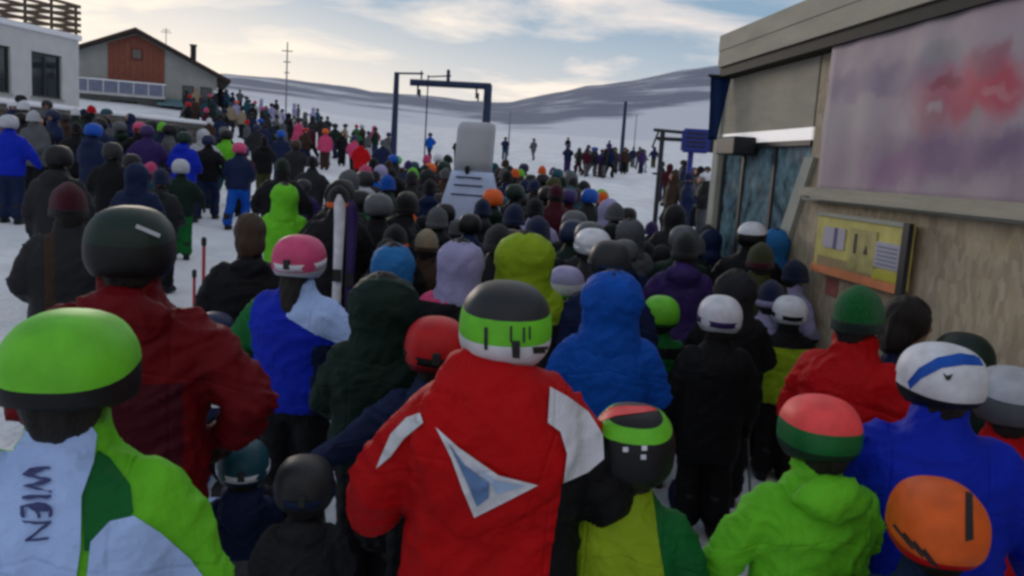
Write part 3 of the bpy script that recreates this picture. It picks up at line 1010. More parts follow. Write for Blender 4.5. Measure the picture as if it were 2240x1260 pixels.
bm = bmesh.new()
nx, nz_ = 40, 16
g = [[None] * (nz_ + 1) for _ in range(nx + 1)]
def banw(u, v): return .014 * math.sin(u * 9 + v * 2) * (1 - .3 * v) + .012 * noise.noise(Vector((u * 4, v * 3, 8)))
for i in range(nx + 1):
    for j in range(nz_ + 1):
        u, v = i / nx, j / nz_
        g[i][j] = bm.verts.new((-u * BL, banw(u * BL, v * BH) + .015, v * BH))
for i in range(nx):
    for j in range(nz_):
        bm.faces.new((g[i][j], g[i][j + 1], g[i + 1][j + 1], g[i + 1][j]))
bmesh.ops.recalc_face_normals(bm, faces=list(bm.faces))
bmesh.ops.solidify(bm, geom=list(bm.faces), thickness=.004)
obj('cloth', bm, M_ban, ban, True)
bm = bmesh.new(); box(bm, -BL - .05, .05, .0, .05, -.05, -.01); obj('batten', bm, M_tan, ban)

# notice board
NO = .075
a = onwall(1792, 462, NO); c = onwall(1978, 628, NO); d = onwall(1978, 476, NO); e = onwall(1786, 585, NO)
nb = wallthing('notice_board', (a.x, NO, e.z), 'yellow notice board with picture panels and dark edge on the chipboard wall', 'notice board')
NL, NH = a.x - c.x, a.z - e.z
M_ny = mat('notice_yellow', (.58, .50, .13), .6, var=.2, vscale=5)
M_nw = mat('notice_white', (.44, .42, .50), .6, var=.08)
M_no = mat('notice_orange', (.72, .24, .10), .6, var=.12)
M_nk = mat('notice_dark', (.02, .02, .025), .5, var=.1)
M_nb = mat('notice_brown', (.36, .25, .12), .6, var=.15)
boxobj('panel', (-NL, 0, -.03, .0, 0, NH), M_ny, nb)
def nbx(name, u0, u1, v0, v1, m, y=.003, h=.006):
    return boxobj(name, (-u1 * NL, -u0 * NL, y, y + h, v0 * NH, v1 * NH), m, nb)
nbx('dark_edge', .965, 1.02, -.06, 1.0, M_nk, .002, .035)
nbx('orange_strip', .0, .96, -.06, .07, M_no, .002, .02)
nbx('header', .0, .96, .93, 1.0, M_trim, .002, .012)
p1 = nbx('picture', .10, .36, .40, .76, M_nw)
boxobj('bar', (-.27 * NL, -.235 * NL, .010, .013, .40 * NH, .76 * NH), mat('print_violet', (.10, .08, .2), .6, var=0), p1)
nbx('picture', .42, .70, .12, .80, mat('notice_olive', (.42, .36, .13), .6, var=.25, vscale=9))
bm = bmesh.new()
box(bm, -.50 * NL, -.475 * NL, .011, .014, .40 * NH, .72 * NH)
obj('upright_mark', bm, M_nk, nb)
bm = bmesh.new()
prism(bm, [Vector((-.585 * NL, .011, .42 * NH)), Vector((-.625 * NL, .011, .42 * NH)), Vector((-.605 * NL, .011, .56 * NH))], (0, .003, 0))
obj('arrow_mark', bm, M_nk, nb)

p3 = nbx('text_panel', .70, .93, .27, .66, M_nw)
for k in range(5):
    boxobj('text_line', (-.91 * NL, -.72 * NL, .010, .0125, (.31 + k * .066) * NH, (.335 + k * .066) * NH), mat('print_blue_grey', (.2, .21, .3), .6, var=0), p3)
nbx('yellow_block', .70, .95, .09, .22, mat('notice_bright_yellow', (.50, .46, .04), .6, var=.1))
nbx('lower_field', .05, .68, .075, .24, M_nb, .002, .004)

# red sticker on the wall under the board
a = onwall(1820, 628, .004)
st = boxobj('wall_sticker', (-.10, .10, .0, .006, -.07, .07), mat('faded_red', (.42, .13, .11), .7, var=.15), None, .002)
st.location = SHM @ Vector((a.x, .006, a.z)); st.rotation_euler = (0, 0, shed.rotation_euler.z)
tag(st, 'small faded red sticker on the wall below the yellow notice board', 'sticker')

# blue pennant at the roof corner
fa = onwall(1575, 172, .2)
pf = wallthing('blue_pennant', (FX + .01, .0, ZE + .0), 'dark blue cloth pennant hanging from the shed roof corner', 'pennant')
bm = bmesh.new()
nu, nv = 8, 14
rows = []
for j in range(nv + 1):
    v = j / nv
    row = []
    for i in range(nu + 1):
        u = i / nu
        w = .24 * (1 - .55 * v)
        row.append(bm.verts.new((.02 + .015 * math.sin(u * 9 + v * 3), .01 + .10 * v + u * w, -v * .70)))
    rows.append(row)
for a_, b_ in zip(rows, rows[1:]):
    for i in range(nu):
        bm.faces.new((a_[i], a_[i + 1], b_[i + 1], b_[i]))
bmesh.ops.solidify(bm, geom=list(bm.faces), thickness=.012)
obj('cloth', bm, mat('pennant_blue', (.010, .045, .16), .7, bump=.3, bscale=9, var=.15), pf, True)
bm = bmesh.new(); tube(bm, [(.02, -.02, .015), (.02, .27, .015)], .018, 8); obj('rod', bm, M_dark, pf)

# ------------------------------------------------------------------ people: builders
NECK = 1.52
def hz_scale(me, hs):
    """scale everything above the neck"""
    if abs(hs - 1) < .01: return
    for v in me.vertices:
        if v.co.z > NECK - .04:
            k = min(1, (v.co.z - NECK + .04) / .06)
            f = 1 + (hs - 1) * k
            v.co = Vector((v.co.x * f, v.co.y * f, NECK + (v.co.z - NECK) * (1 + (hs - 1) * k)))
    me.update()

POSES = {
    'hold': (((.285, .0, 1.14), (.215, .25, 1.03)), ((.285, .0, 1.14), (.215, .25, 1.03))),
    'down': (((.285, -.02, 1.12), (.30, .08, .88)), ((.285, -.02, 1.12), (.30, .08, .88))),
    'wide': (((.35, .0, 1.15), (.40, .16, .96)), ((.35, .0, 1.15), (.40, .16, .96))),
    'high': (((.31, .05, 1.20), (.20, .27, 1.25)), ((.31, .05, 1.20), (.20, .27, 1.25))),
    'reach': (((.42, -.05, 1.18), (.66, -.08, 1.02)), ((.285, .0, 1.14), (.215, .25, 1.03))),
    'akimbo': (((.30, .0, 1.14), (.24, .22, 1.0)), ((.40, -.06, 1.16), (.30, .10, .98))),
}
def arm(pose, side):
    e, w = POSES[pose][0 if side < 0 else 1]
    return (Vector((side * .185, -.01, 1.395)), Vector((side * e[0], e[1], e[2])), Vector((side * w[0], w[1], w[2])))

def hand(bm, pose, side, g=0.0):
    s, e, w = arm(pose, side)
    d = (w - e).normalized()
    n = Vector((-side, 0, 0)); n = (n - d * n.dot(d)).normalized()      # palm side, turned inwards
    a = d.cross(n).normalized()                                        # across the knuckles
    if a.z < 0: a = -a
    tube(bm, [w - d * .02, w + d * .04, w + d * .085], [.030 + g, .040 + g, .038 + g], 12, flat=.62)
    for k, (ln, ofs) in enumerate(((.066, .029), (.078, .010), (.073, -.010), (.056, -.029))):
        b = w + d * .085 + a * ofs
        tube(bm, [b - d * .02, b + d * ln * .45 + n * .006, b + d * ln * .75 + n * .026, b + d * ln * .72 + n * .05], [.0105 + g, .0105 + g, .0095 + g, .008 + g], 8)
    b = w + d * .025 + a * .033
    tube(bm, [b - a * .01, b + a * .022 + d * .028 + n * .012, b + a * .020 + d * .058 + n * .028], [.013 + g, .012 + g, .009 + g], 8)

BODY = {}
def body(pose, hs=1.0, voxel=.013, walk=0.0):
    key = (pose, round(hs, 2), voxel, walk)
    if key in BODY: return BODY[key]
    bm = bmesh.new()
    rings(bm, [(.84, .10, .09, 0, -.01), (.90, .165, .12, 0, -.01), (.98, .165, .115, 0, 0), (1.08, .145, .10, 0, 0), (1.22, .165, .115, 0, 0),
               (1.34, .18, .115, 0, -.01), (1.41, .165, .095, 0, -.015), (1.45, .10, .075, 0, -.01), (1.48, .06, .06, 0, -.005)], 20, 2.4)
    tube(bm, [(0, -.005, 1.44), (0, .01, 1.58)], [.058, .055], 14)
    ball(bm, (0, .015, 1.675), (.077, .10, .115), 20, 14)
    ball(bm, (0, .045, 1.605), (.05, .058, .05), 14, 10)              # jaw
    tube(bm, [(0, .108, 1.68), (0, .132, 1.645)], [.009, .016], 8)     # nose
    ball(bm, (0, .105, 1.617), (.026, .012, .009), 10, 6)
    ball(bm, (0, .10, 1.70), (.055, .018, .012), 10, 6)               # brow
    for s in (-1, 1):
        ball(bm, (s * .079, .005, 1.665), (.010, .022, .034), 8, 8)
        a, b_, c = arm(pose, s)
        tube(bm, [a, (a + b_) / 2, b_, (b_ + c) / 2, c], [.052, .048, .040, .037, .027], 12)
        hand(bm, pose, s)
        st = walk * s
        tube(bm, [(s * .09, -.005, .90), (s * .095, .06 * st, .70), (s * .10, .02 + .16 * st, .49), (s * .10, -.02 + .2 * st - .08 * abs(st), .28), (s * .10, -.02 + .22 * st - .1 * abs(st), .07)],
             [.088, .078, .056, .054, .040], 14)
        fy = -.02 + .22 * st - .1 * abs(st)
        ball(bm, (s * .105, fy + .07, .045), (.045, .125, .04), 12, 8)
    me = fuse(bm, voxel, 2, 'body')
    hz_scale(me, hs)
    b2 = bmesh.new(); b2.from_mesh(me)
    for f in b2.faces:
        c = f.calc_center_median()
        if abs(c.x) < .028 and c.y > .095 and abs((c.z - NECK) / hs + NECK - 1.617) < .011:
            f.material_index = 2
        else:
            for s in (-1, 1):
                w = arm(pose, s)[2]
                if (c - w).length < .19 and c.z < w.z + .19 and (c - w).dot(w - arm(pose, s)[1]) > -.004:
                    f.material_index = 1
    for s in (-1, 1):
        ball(b2, (s * .033 * hs, .099 * hs, NECK + (1.678 - NECK) * hs), (.0125 * hs,) * 3, 10, 8, 3)
    for f in b2.faces: f.smooth = True
    b2.to_mesh(me); b2.free()
    BODY[key] = me
    return me

def jacket(pose, seed, voxel=.016, bulk=1.0, hem=.80, hoodlump=False, puffy=0.0, amp=.012):
    bm = bmesh.new()
    q = bulk
    rings(bm, [(hem, .212 * q, .162 * q, 0, 0), (hem + .03, .222 * q, .172 * q, 0, 0), (.96, .222 * q, .168 * q, 0, 0), (1.05, .215 * q, .160 * q, 0, 0),
               (1.17, .222 * q, .165 * q, 0, -.005), (1.28, .228 * q, .162 * q, 0, -.01), (1.37, .215 * q, .143 * q, 0, -.015), (1.43, .165 * q, .115 * q, 0, -.015),
               (1.475, .112, .100, 0, -.008), (1.53, .090, .092, 0, 0), (1.575, .086, .090, 0, .005)], 28, 2.5)
    for s in (-1, 1):
        a, b_, c = arm(pose, s)
        tube(bm, [a + Vector((-s * .02, 0, -.01)), a * .55 + b_ * .45, b_, (b_ + c) / 2, c], [.088 * q, .084 * q, .078 * q, .068 * q, .054], 16)
    if hoodlump:
        ball(bm, (0, -.135, 1.46), (.15, .075, .085), 16, 10)
    me = fuse(bm, voxel, 4, 'jacket')
    if puffy:
        nr = [v.normal.copy() for v in me.vertices]
        for v, n in zip(me.vertices, nr):
            v.co = v.co + n * puffy * (abs(math.sin(v.co.z * math.pi / .085)) - .6)
    if amp: crumple(me, amp, seed)
    return me

def trousers(seed, voxel=.02, walk=0.0, q=1.0):
    bm = bmesh.new()
    rings(bm, [(.74, .14, .12, 0, -.01), (.82, .20 * q, .15 * q, 0, -.01), (.95, .20 * q, .145 * q, 0, 0), (1.02, .18, .135, 0, 0)], 22, 2.3)
    for s in (-1, 1):
        st = walk * s
        tube(bm, [(s * .10, -.01, .86), (s * .105, .06 * st, .70), (s * .11, .02 + .16 * st, .49), (s * .11, -.01 + .2 * st - .08 * abs(st), .28), (s * .11, -.015 + .22 * st - .1 * abs(st), .14)],
             [.118 * q, .112 * q, .10 * q, .098 * q, .105 * q], 16)
    me = fuse(bm, voxel, 3, 'trousers')
    crumple(me, .012, seed + 50)
    return me

def boot_mesh():
    bm = bmesh.new()
    rings(bm, [(0, .055, .15, 0, .05), (.02, .058, .155, 0, .05), (.06, .056, .148, 0, .045), (.10, .054, .115, 0, .015), (.15, .058, .085, 0, -.012), (.30, .074, .090, 0, -.015), (.33, .07, .084, 0, -.015)], 20, 2.8)
    for k in range(3):
        box(bm, -.061, .061, .06 - .03 * k, .085 - .03 * k, .085 + .05 * k, .10 + .05 * k)
    return mesh_of(bm, 'boot', True)

HC = Vector((0, .01, 1.655))
def helmet_mesh(u=48, v=32, cuts=(.045, -.03), ear=-.085):
    bm = bmesh.new()
    bmesh.ops.create_uvsphere(bm, u_segments=u, v_segments=v, radius=1.0)
    for w in bm.verts:
        d = w.co.copy()
        k = 1.0 + .035 * max(0, -d.y) * max(0, .6 - abs(d.z))
        if u > 20 and d.z > .1:
            g_ = math.exp(-((abs(d.x) - .34) / .07) ** 2) + .8 * math.exp(-((abs(d.x) - .70) / .06) ** 2)
            k -= .030 * g_ * min(1, (d.z - .1) * 4) * (.55 + .45 * math.sin(d.y * 5 + 1))
        e = (abs(d.x) ** 2.5 + abs(d.y) ** 2.5 + abs(d.z) ** 2.5) ** (-1 / 2.5)
        d = d * e
        w.co = Vector((d.x * .136 * k, d.y * .160 * k, d.z * (.143 if d.z > 0 else .135)))
        if w.co.z < -.02:
            f = 1 - .30 * ((-.02 - w.co.z) / .11) ** 2
            w.co.x *= f; w.co.y *= f
    for c in cuts:
        bmesh.ops.bisect_plane(bm, geom=list(bm.verts) + list(bm.edges) + list(bm.faces), plane_co=(0, 0, c), plane_no=(0, -.12, 1))
    for co_, no in (((0, 0, ear), (0, .10, 1)), ):
        bmesh.ops.bisect_plane(bm, geom=list(bm.verts) + list(bm.edges) + list(bm.faces), plane_co=co_, plane_no=no, clear_inner=True)
    kill = [f for f in bm.faces if f.calc_center_median().y > .075 and f.calc_center_median().z < .015]
    bmesh.ops.delete(bm, geom=kill, context='FACES')
    for f in bm.faces:
        c = f.calc_center_median()
        z = c.z - .12 * c.y
        f.material_index = 0 if z > cuts[0] else (1 if z > cuts[-1] and len(cuts) > 1 else 2)
    bmesh.ops.solidify(bm, geom=list(bm.faces), thickness=.016)
    for f in bm.faces: f.smooth = True
    bmesh.ops.translate(bm, verts=list(bm.verts), vec=HC)
    me = bpy.data.meshes.new('helmet'); bm.to_mesh(me); bm.free()
    return me

def strap_mesh(z0=-.022, z1=.014, lift=.006):
    bm = bmesh.new()
    n = 40
    rows = []
    for k in range(n + 1):
        a = math.pi * (1.0 - 1.16) + math.pi * 1.32 * (k / n) + math.pi
        c, s = math.cos(a), math.sin(a)
        row = []
        for z, l in ((z0, lift), (z1, lift), (z1, lift - .004), (z0, lift - .004)):
            zz_ = z + .12 * s * .163
            f = math.sqrt(max(.02, 1 - (zz_ / .148) ** 2))
            kk = 1.0 + .035 * max(0, -s)
            row.append(bm.verts.new((c * (.137 * f * kk + l), s * (.163 * f * kk + l), zz_)))
        rows.append(row)
    for a, b_ in zip(rows, rows[1:]):
        for i in range(4):
            bm.faces.new((a[i], b_[i], b_[(i + 1) % 4], a[(i + 1) % 4]))
    bm.faces.new(rows[0]); bm.faces.new(rows[-1][::-1])
    bmesh.ops.recalc_face_normals(bm, faces=list(bm.faces))
    bmesh.ops.translate(bm, verts=list(bm.verts), vec=HC)
    return mesh_of(bm, 'goggle_strap', True)

def goggles_mesh():
    bm = bmesh.new()
    rings(bm, [(-.05, .060, .028, 0, .128), (-.035, .085, .040, 0, .122), (.012, .088, .042, 0, .120), (.030, .078, .034, 0, .118)], 22, 2.6)
    bmesh.ops.translate(bm, verts=list(bm.verts), vec=HC)
    return mesh_of(bm, 'goggles', True)

def vent_mesh():
    bm = bmesh.new()
    ball(bm, (0, 0, 0), (.0095, .034, .008), 10, 6)
    return mesh_of(bm, 'vent', True)

def beanie_mesh(peak=1.0):
    bm = bmesh.new()
    rings(bm, [(-.055, .098, .118, 0, 0), (-.035, .109, .130, 0, 0), (.0, .110, .131, 0, 0), (.05, .104, .124, 0, -.003), (.09, .088, .106, 0, -.008), (.118, .062, .076, 0, -.012), (.134 + .01 * peak, .028, .035, 0, -.016), (.138 + .012 * peak, .008, .01, 0, -.017)], 26)
    for f in bm.faces: f.material_index = 0
    rings(bm, [(-.068, .100, .121, 0, 0), (-.064, .115, .136, 0, 0), (-.02, .117, .138, 0, 0), (-.014, .105, .126, 0, 0)], 26, mi=1)
    bmesh.ops.translate(bm, verts=list(bm.verts), vec=HC)
    return mesh_of(bm, 'beanie', True)

def pompom_mesh():
    bm = bmesh.new()
    bmesh.ops.create_icosphere(bm, subdivisions=3, radius=.042)
    for v in bm.verts: v.co *= 1 + .25 * noise.noise(v.co * 60)
    bmesh.ops.translate(bm, verts=list(bm.verts), vec=HC + Vector((0, -.02, .165)))
    return mesh_of(bm, 'pompom', True)

def hair_mesh(long_=True, seed=1):
    bm = bmesh.new()
    ball(bm, (0, -.008, 1.695), (.102, .122, .118), 20, 14)
    ball(bm, (0, -.06, 1.62), (.10, .075, .11), 16, 10)
    if long_:
        tube(bm, [(0, -.085, 1.60), (0, -.125, 1.48), (.008, -.16, 1.39), (.012, -.17, 1.30)], [.080, .070, .045, .018], 14, flat=.55)
    me = fuse(bm, .014, 2, 'hair')
    for v in me.vertices:
        p = v.co
        v.co = p + v.normal * (.010 * noise.noise(Vector((p.x * 40, p.y * 40, p.z * 6 + seed))))
    b2 = bmesh.new(); b2.from_mesh(me)
    bmesh.ops.delete(b2, geom=[f for f in b2.faces if f.calc_center_median().y > .07 and f.calc_center_median().z < 1.735 and abs(f.calc_center_median().x) < .085], context='FACES')
    b2.to_mesh(me); b2.free()
    return me

def hood_mesh(seed, voxel=.016, peak=.0, wide=1.0, brim=False):
    """hood worn up"""
    bm = bmesh.new()
    ball(bm, (0, -.012, 1.655), (.150 * wide, .158, .150 + peak), 24, 16)
    rings(bm, [(1.36, .19 * wide, .13, 0, -.02), (1.43, .165 * wide, .13, 0, -.02), (1.52, .132 * wide, .13, 0, -.015), (1.60, .14 * wide, .145, 0, -.015)], 24, 2.1)
    me = fuse(bm, voxel, 4, 'hood')
    crumple(me, .010, seed, 7, 6)
    b2 = bmesh.new(); b2.from_mesh(me)
    bmesh.ops.delete(b2, geom=[f for f in b2.faces if f.calc_center_median().y > .075 and 1.55 < f.calc_center_median().z < 1.765 and abs(f.calc_center_median().x) < .10], context='FACES')
    b2.to_mesh(me); b2.free()
    return me

def hood_down_mesh(seed, w=1.0, ln=1.0, voxel=.014):
    bm = bmesh.new()
    z0 = 1.56
    rings(bm, [(z0 - .40 * ln, .035 * w, .02, 0, -.175), (z0 - .33 * ln, .105 * w, .04, 0, -.178), (z0 - .24 * ln, .165 * w, .06, 0, -.170), (z0 - .14 * ln, .185 * w, .075, 0, -.15),
               (z0 - .06 * ln, .165 * w, .085, 0, -.115), (z0, .13 * w, .085, 0, -.075), (z0 + .02, .10 * w, .06, 0, -.06)], 26, 2.3)
    for s in (-1, 1):
        tube(bm, [(s * .12 * w, -.09, z0 - .05), (s * .125 * w, .02, z0 - .06), (s * .085 * w, .10, z0 - .10)], [.05, .045, .03], 12)
    me = fuse(bm, voxel, 5, 'hood')
    crumple(me, .010, seed, 8, 7)
    return me

def colour(me, planes, fn):
    bm = bmesh.new(); bm.from_mesh(me)
    for c, n in planes:
        bmesh.ops.bisect_plane(bm, geom=list(bm.verts) + list(bm.edges) + list(bm.faces), plane_co=c, plane_no=n)
    for f in bm.faces:
        f.material_index = fn(f.calc_center_median())
        f.smooth = True
    bm.to_mesh(me); bm.free()

BOOT = boot_mesh()
HELMET = helmet_mesh()
HELMET_BAND = helmet_mesh(cuts=(.070, .000), ear=-.115)
HELMET_HIGH = helmet_mesh(cuts=(.124, .086), ear=-.10)
HELMET_DOME = helmet_mesh(cuts=(.022,), ear=-.05)
STRAP = strap_mesh()
GOGGLES = goggles_mesh()
VENT = vent_mesh()
BEANIE = beanie_mesh()
POMPOM = pompom_mesh()
HAIR_LONG = hair_mesh(True)
HAIR_SHORT = hair_mesh(False, 4)
TROUS = {w: trousers(3, .022, w) for w in (0.0, 1.0)}
GLOVE = {}
def glove(pose, side):
    if (pose, side) not in GLOVE:
        bm = bmesh.new(); hand(bm, pose, side, .006)
        w, e = arm(pose, side)[2], arm(pose, side)[1]
        d = (w - e).normalized()
        tube(bm, [w - d * .03, w + d * .02], [.046, .044], 12)
        GLOVE[(pose, side)] = fuse(bm, .0075, 2, 'glove')
    return GLOVE[(pose, side)]

def headspace(o, hs):
    """headwear is scaled about the neck to suit children's larger heads"""
    o.scale = (hs, hs, hs)
    o.location = (0, 0, NECK * (1 - hs))

LOG = []
class Hero:
    pass
def hero(px, py, d, label, jc='black', head='helmet', hc=('black',), tr='black', W=.27, yaw=0.0, pose='hold', bulk=1.0, hood=None, hoodc=None, hw=1.0, hl=1.0,
         strap=None, seed=None, amp=.013, puffy=0.0, planes=None, fn=None, jcs=None, gl='black', group=None, hem=.80, tilt=0.0, hyaw=0.0, pom=None, vents=True, goggles=True, hpeak=0.0, hmesh=None, voxel=None, walk=0.0, hair='dark', H=None, long_=False, bc='black'):
    top = P(px, py, d)
    g = ground(top.x, top.y)
    Ht = top.z - g if H is None else H
    s = Ht / (1.52 + .283)
    hs = 1.0
    for _ in range(4):
        hs = max(.9, min(1.45, W / .274 / s))
        s = Ht / (1.52 + .283 * hs)
    LOG.append((label[:40], round(Ht, 2), round(s, 2), round(hs, 2)))
    dist = d
    vx = voxel or (.014 if d < 4.5 else .02 if d < 7 else .026)
    r = empty('person', (top.x, top.y, top.z - Ht), R(yaw) - math.atan2(top.x, top.y) * .35, s)
    tag(r, label, 'person', group)
    h = Hero(); h.root = r; h.pose = pose; h.s = s; h.hs = hs
    seed = seed if seed is not None else len(LOG)
    h.body = link('body', body(pose, round(hs * 10) / 10, .013 if d < 6 else .022, walk), [SKIN, SKIN, LIP, EYE], r, True)
    jm = jacket(pose, seed, vx, bulk, hem, hoodlump=(hood == 'lump'), puffy=puffy, amp=amp)
    jmats = [cloth(c) for c in (jcs or [jc])]
    if fn: colour(jm, planes or [], fn)
    h.jacket = link('jacket', jm, jmats, r)
    link('trousers', TROUS[walk], [cloth(tr)], r, True)
    for sd in (-1, 1):
        st = walk * sd
        b_ = link('boot', BOOT, [shell(bc)], r, True)
        b_.location = (sd * .11, .22 * st - .1 * abs(st), 0)
        link('glove', glove(pose, sd), [cloth(gl)], r, True)
    h.hood = None
    if hood == 'down':
        h.hood = link('hood', hood_down_mesh(seed, hw, hl), [cloth(hoodc or (jcs or [jc])[0])], h.jacket)
    if head == 'hood':
        h.hood = link('hood', hood_mesh(seed, vx, hpeak, hw), [cloth(hoodc or (jcs or [jc])[0])], h.jacket)
        headspace(h.hood, hs)
        hd = link('hair', HAIR_SHORT, [HAIRM[hair]], r, True); headspace(hd, hs)
        h.head = h.hood
    elif head in ('helmet', 'band'):
        c = list(hc) + [hc[-1]] * 3
        me = hmesh or (HELMET if head == 'helmet' else HELMET_BAND)
        h.head = link('helmet', me, [shell(x) for x in c[:3]], r, True)
        headspace(h.head, hs)
        if strap:
            link('goggle_strap', STRAP, [cloth(strap)], h.head, True)
        if goggles:
            link('goggles', GOGGLES, [LENS], h.head, True)
        if vents and d < 7:
            for (vx_, vy, vz) in ((-.05, -.045, .118), (.05, -.045, .118), (-.05, .03, .125), (.05, .03, .125), (-.052, -.122, .070), (.052, -.122, .070), (0, -.128, .078), (-.098, -.03, .085), (.098, -.03, .085)):
                v = link('vent', VENT, [RUBBER], h.head, True)
                v.location = HC + Vector((vx_, vy, vz))
                v.rotation_euler = (-vy * 6.5, vx_ * 6, 0)
        if d < 5:
            bm = bmesh.new(); box(bm, -.018, .018, -.176, -.160, -.03, .022)
            bmesh.ops.bevel(bm, geom=list(bm.edges), offset=.004, segments=1, affect='EDGES')
            bmesh.ops.translate(bm, verts=list(bm.verts), vec=HC)
            if strap: obj('strap_clip', bm, RUBBER, h.head)
            else: bm.free()
        hd = link('hair', HAIR_LONG if long_ else HAIR_SHORT, [HAIRM[hair]], r, True); headspace(hd, hs * .88)
    elif head == 'beanie':
        c = list(hc) + [hc[-1]]
        h.head = link('beanie', BEANIE, [knit(c[0]), knit(c[1])], r, True); headspace(h.head, hs)
        if pom: link('pompom', POMPOM, [knit(pom)], h.head, True)
        hd = link('hair', HAIR_LONG if long_ else HAIR_SHORT, [HAIRM[hair]], r, True); headspace(hd, hs * .85)
    else:
        h.head = link('hair', HAIR_LONG if long_ else HAIR_SHORT, [HAIRM[hair]], r, True); headspace(h.head, hs * 1.04)
    if tilt or hyaw:
        # turn the headwear about the neck
        m = Matrix.Translation((0, 0, NECK)) @ Matrix.Rotation(R(hyaw), 4, 'Z') @ Matrix.Rotation(R(tilt), 4, 'X') @ Matrix.Translation((0, 0, -NECK))
        h.head.matrix_basis = m @ Matrix.Translation((0, 0, NECK * (1 - hs))) @ Matrix.Scale(hs, 4)
    bpy.context.view_layer.update()
    return h

def bvh_of(objs, root):
    inv = root.matrix_world.inverted()
    vs, fs = [], []
    for o in objs:
        if o is None: continue
        m = inv @ o.matrix_world
        k = len(vs)
        vs += [m @ v.co for v in o.data.vertices]
        fs += [[i + k for i in p.vertices] for p in o.data.polygons]
    return BVHTree.FromPolygons(vs, fs)

def panel(h, name, poly, m, objs=None, lift=.004, parent=None, step=6, label=None):
    """sewn-on cloth panel: an outline (as seen in the photograph) laid onto the surface of the garment, following its folds"""
    r = h.root
    bpy.context.view_layer.update()
    bvh = bvh_of(objs or [h.jacket, h.hood], r)
    inv = r.matrix_world.inverted()
    o = inv @ CM.translation
    bm = bmesh.new()
    f = bm.faces.new([bm.verts.new((x, y, 0)) for x, y in poly])
    bmesh.ops.triangulate(bm, faces=[f])
    for _ in range(7):
        long_e = [e for e in bm.edges if e.calc_length() > step]
        if not long_e: break
        bmesh.ops.subdivide_edges(bm, edges=long_e, cuts=1)
        bmesh.ops.triangulate(bm, faces=[f for f in bm.faces if len(f.verts) > 3])
    bad, dist, dirs = [], {}, {}
    for v in bm.verts:
        d = (inv @ P(v.co.x, v.co.y, 1.0) - o).normalized()
        hit, n, i, q = bvh.ray_cast(o, d)
        if hit is None:
            bad.append(v); continue
        dist[v] = q; dirs[v] = d
    bmesh.ops.delete(bm, geom=bad, context='VERTS')
    d0 = dict(dist)
    for _ in range(6):
        nd = {}
        for v in bm.verts:
            nb = [dist[e.other_vert(v)] for e in v.link_edges]
            m_ = sum(nb) / len(nb) if nb else dist[v]
            nd[v] = min(d0[v], .5 * dist[v] + .5 * m_)
        dist = nd
    for v in bm.verts:
        v.co = o + dirs[v] * (dist[v] - lift / h.s)
    bmesh.ops.delete(bm, geom=[f for f in bm.faces if max(e.calc_length() for e in f.edges) > .12], context='FACES')
    bmesh.ops.recalc_face_normals(bm, faces=list(bm.faces))
    cen = sum((v.co for v in bm.verts), Vector()) / max(1, len(bm.verts))
    if bm.faces:
        fs = max(bm.faces, key=lambda q: q.calc_area())
        if fs.normal.dot(fs.calc_center_median() - o) > 0:
            bmesh.ops.reverse_faces(bm, faces=list(bm.faces))
    p = parent or h.jacket
    ob = obj(name, bm, m, p, True)
    ob.matrix_parent_inverse = (r.matrix_world.inverted() @ p.matrix_world).inverted()
    if label: ob['label'] = label
    return ob

# ------------------------------------------------------------------ the near queue, one by one
# lime helmet and pale blue bib, nearest on the left
A = hero(150, 676, 1.85, 'person in lime helmet and pale blue bib over a lime and green jacket', jcs=['lime'], head='helmet', hc=('lime', 'lime', 'black'),
         W=.275, yaw=-3, pose='hold', bulk=1.2, tr='black', strap=None, goggles=True, vents=False, tilt=0, hmesh=HELMET_DOME)
panel(A, 'bib', [(-60, 905), (40, 893), (120, 888), (180, 900), (212, 950), (205, 1010), (178, 1085), (176, 1200), (165, 1275), (-60, 1275)], cloth('pale blue'), lift=.012)
panel(A, 'side_panel', [(214, 985), (240, 1000), (285, 1060), (292, 1120), (250, 1165), (225, 1205), (185, 1205), (180, 1090), (205, 1015)], cloth('green'), lift=.006)
panel(A, 'sleeve_panel', [(198, 1185), (240, 1140), (292, 1128), (350, 1165), (415, 1222), (455, 1275), (188, 1275)], cloth('pale blue'), lift=.008)
def bib_text():
    cu = bpy.data.curves.new('bib_text', 'FONT'); cu.body = 'WIEN'; cu.size = 1.0
    to = bpy.data.objects.new('t', cu); COL.objects.link(to)
    dg = bpy.context.evaluated_depsgraph_get()
    me = bpy.data.meshes.new_from_object(to.evaluated_get(dg))
    bpy.data.objects.remove(to)
    bm = bmesh.new(); bm.from_mesh(me); bpy.data.meshes.remove(me)
    bmesh.ops.triangulate(bm, faces=list(bm.faces))
    for _ in range(2):
        bmesh.ops.subdivide_edges(bm, edges=[e for e in bm.edges if e.calc_length() > .12], cuts=1)
        bmesh.ops.triangulate(bm, faces=list(bm.faces))
    xs = [v.co.x for v in bm.verts]; ys = [v.co.y for v in bm.verts]
    x0, x1, y0, y1 = min(xs), max(xs), min(ys), max(ys)
    r = A.root
    bvh = bvh_of([A.jacket], r); inv = r.matrix_world.inverted(); o = inv @ CM.translation
    for v in bm.verts:
        u, w = (v.co.x - x0) / (x1 - x0), (v.co.y - y0) / (y1 - y0)
        px, py = 56 + w * 60, 1022 + u * 156                 # reads downwards
        d = (inv @ P(px, py, 1.0) - o).normalized()
        hit, n, i, _ = bvh.ray_cast(o, d)
        if n.dot(d) > 0: n = -n
        v.co = hit + n * .017 / A.s
    ob = obj('bib_lettering', bm, mat('print_navy', (.04, .05, .16), .7, var=0), A.jacket)
bib_text()

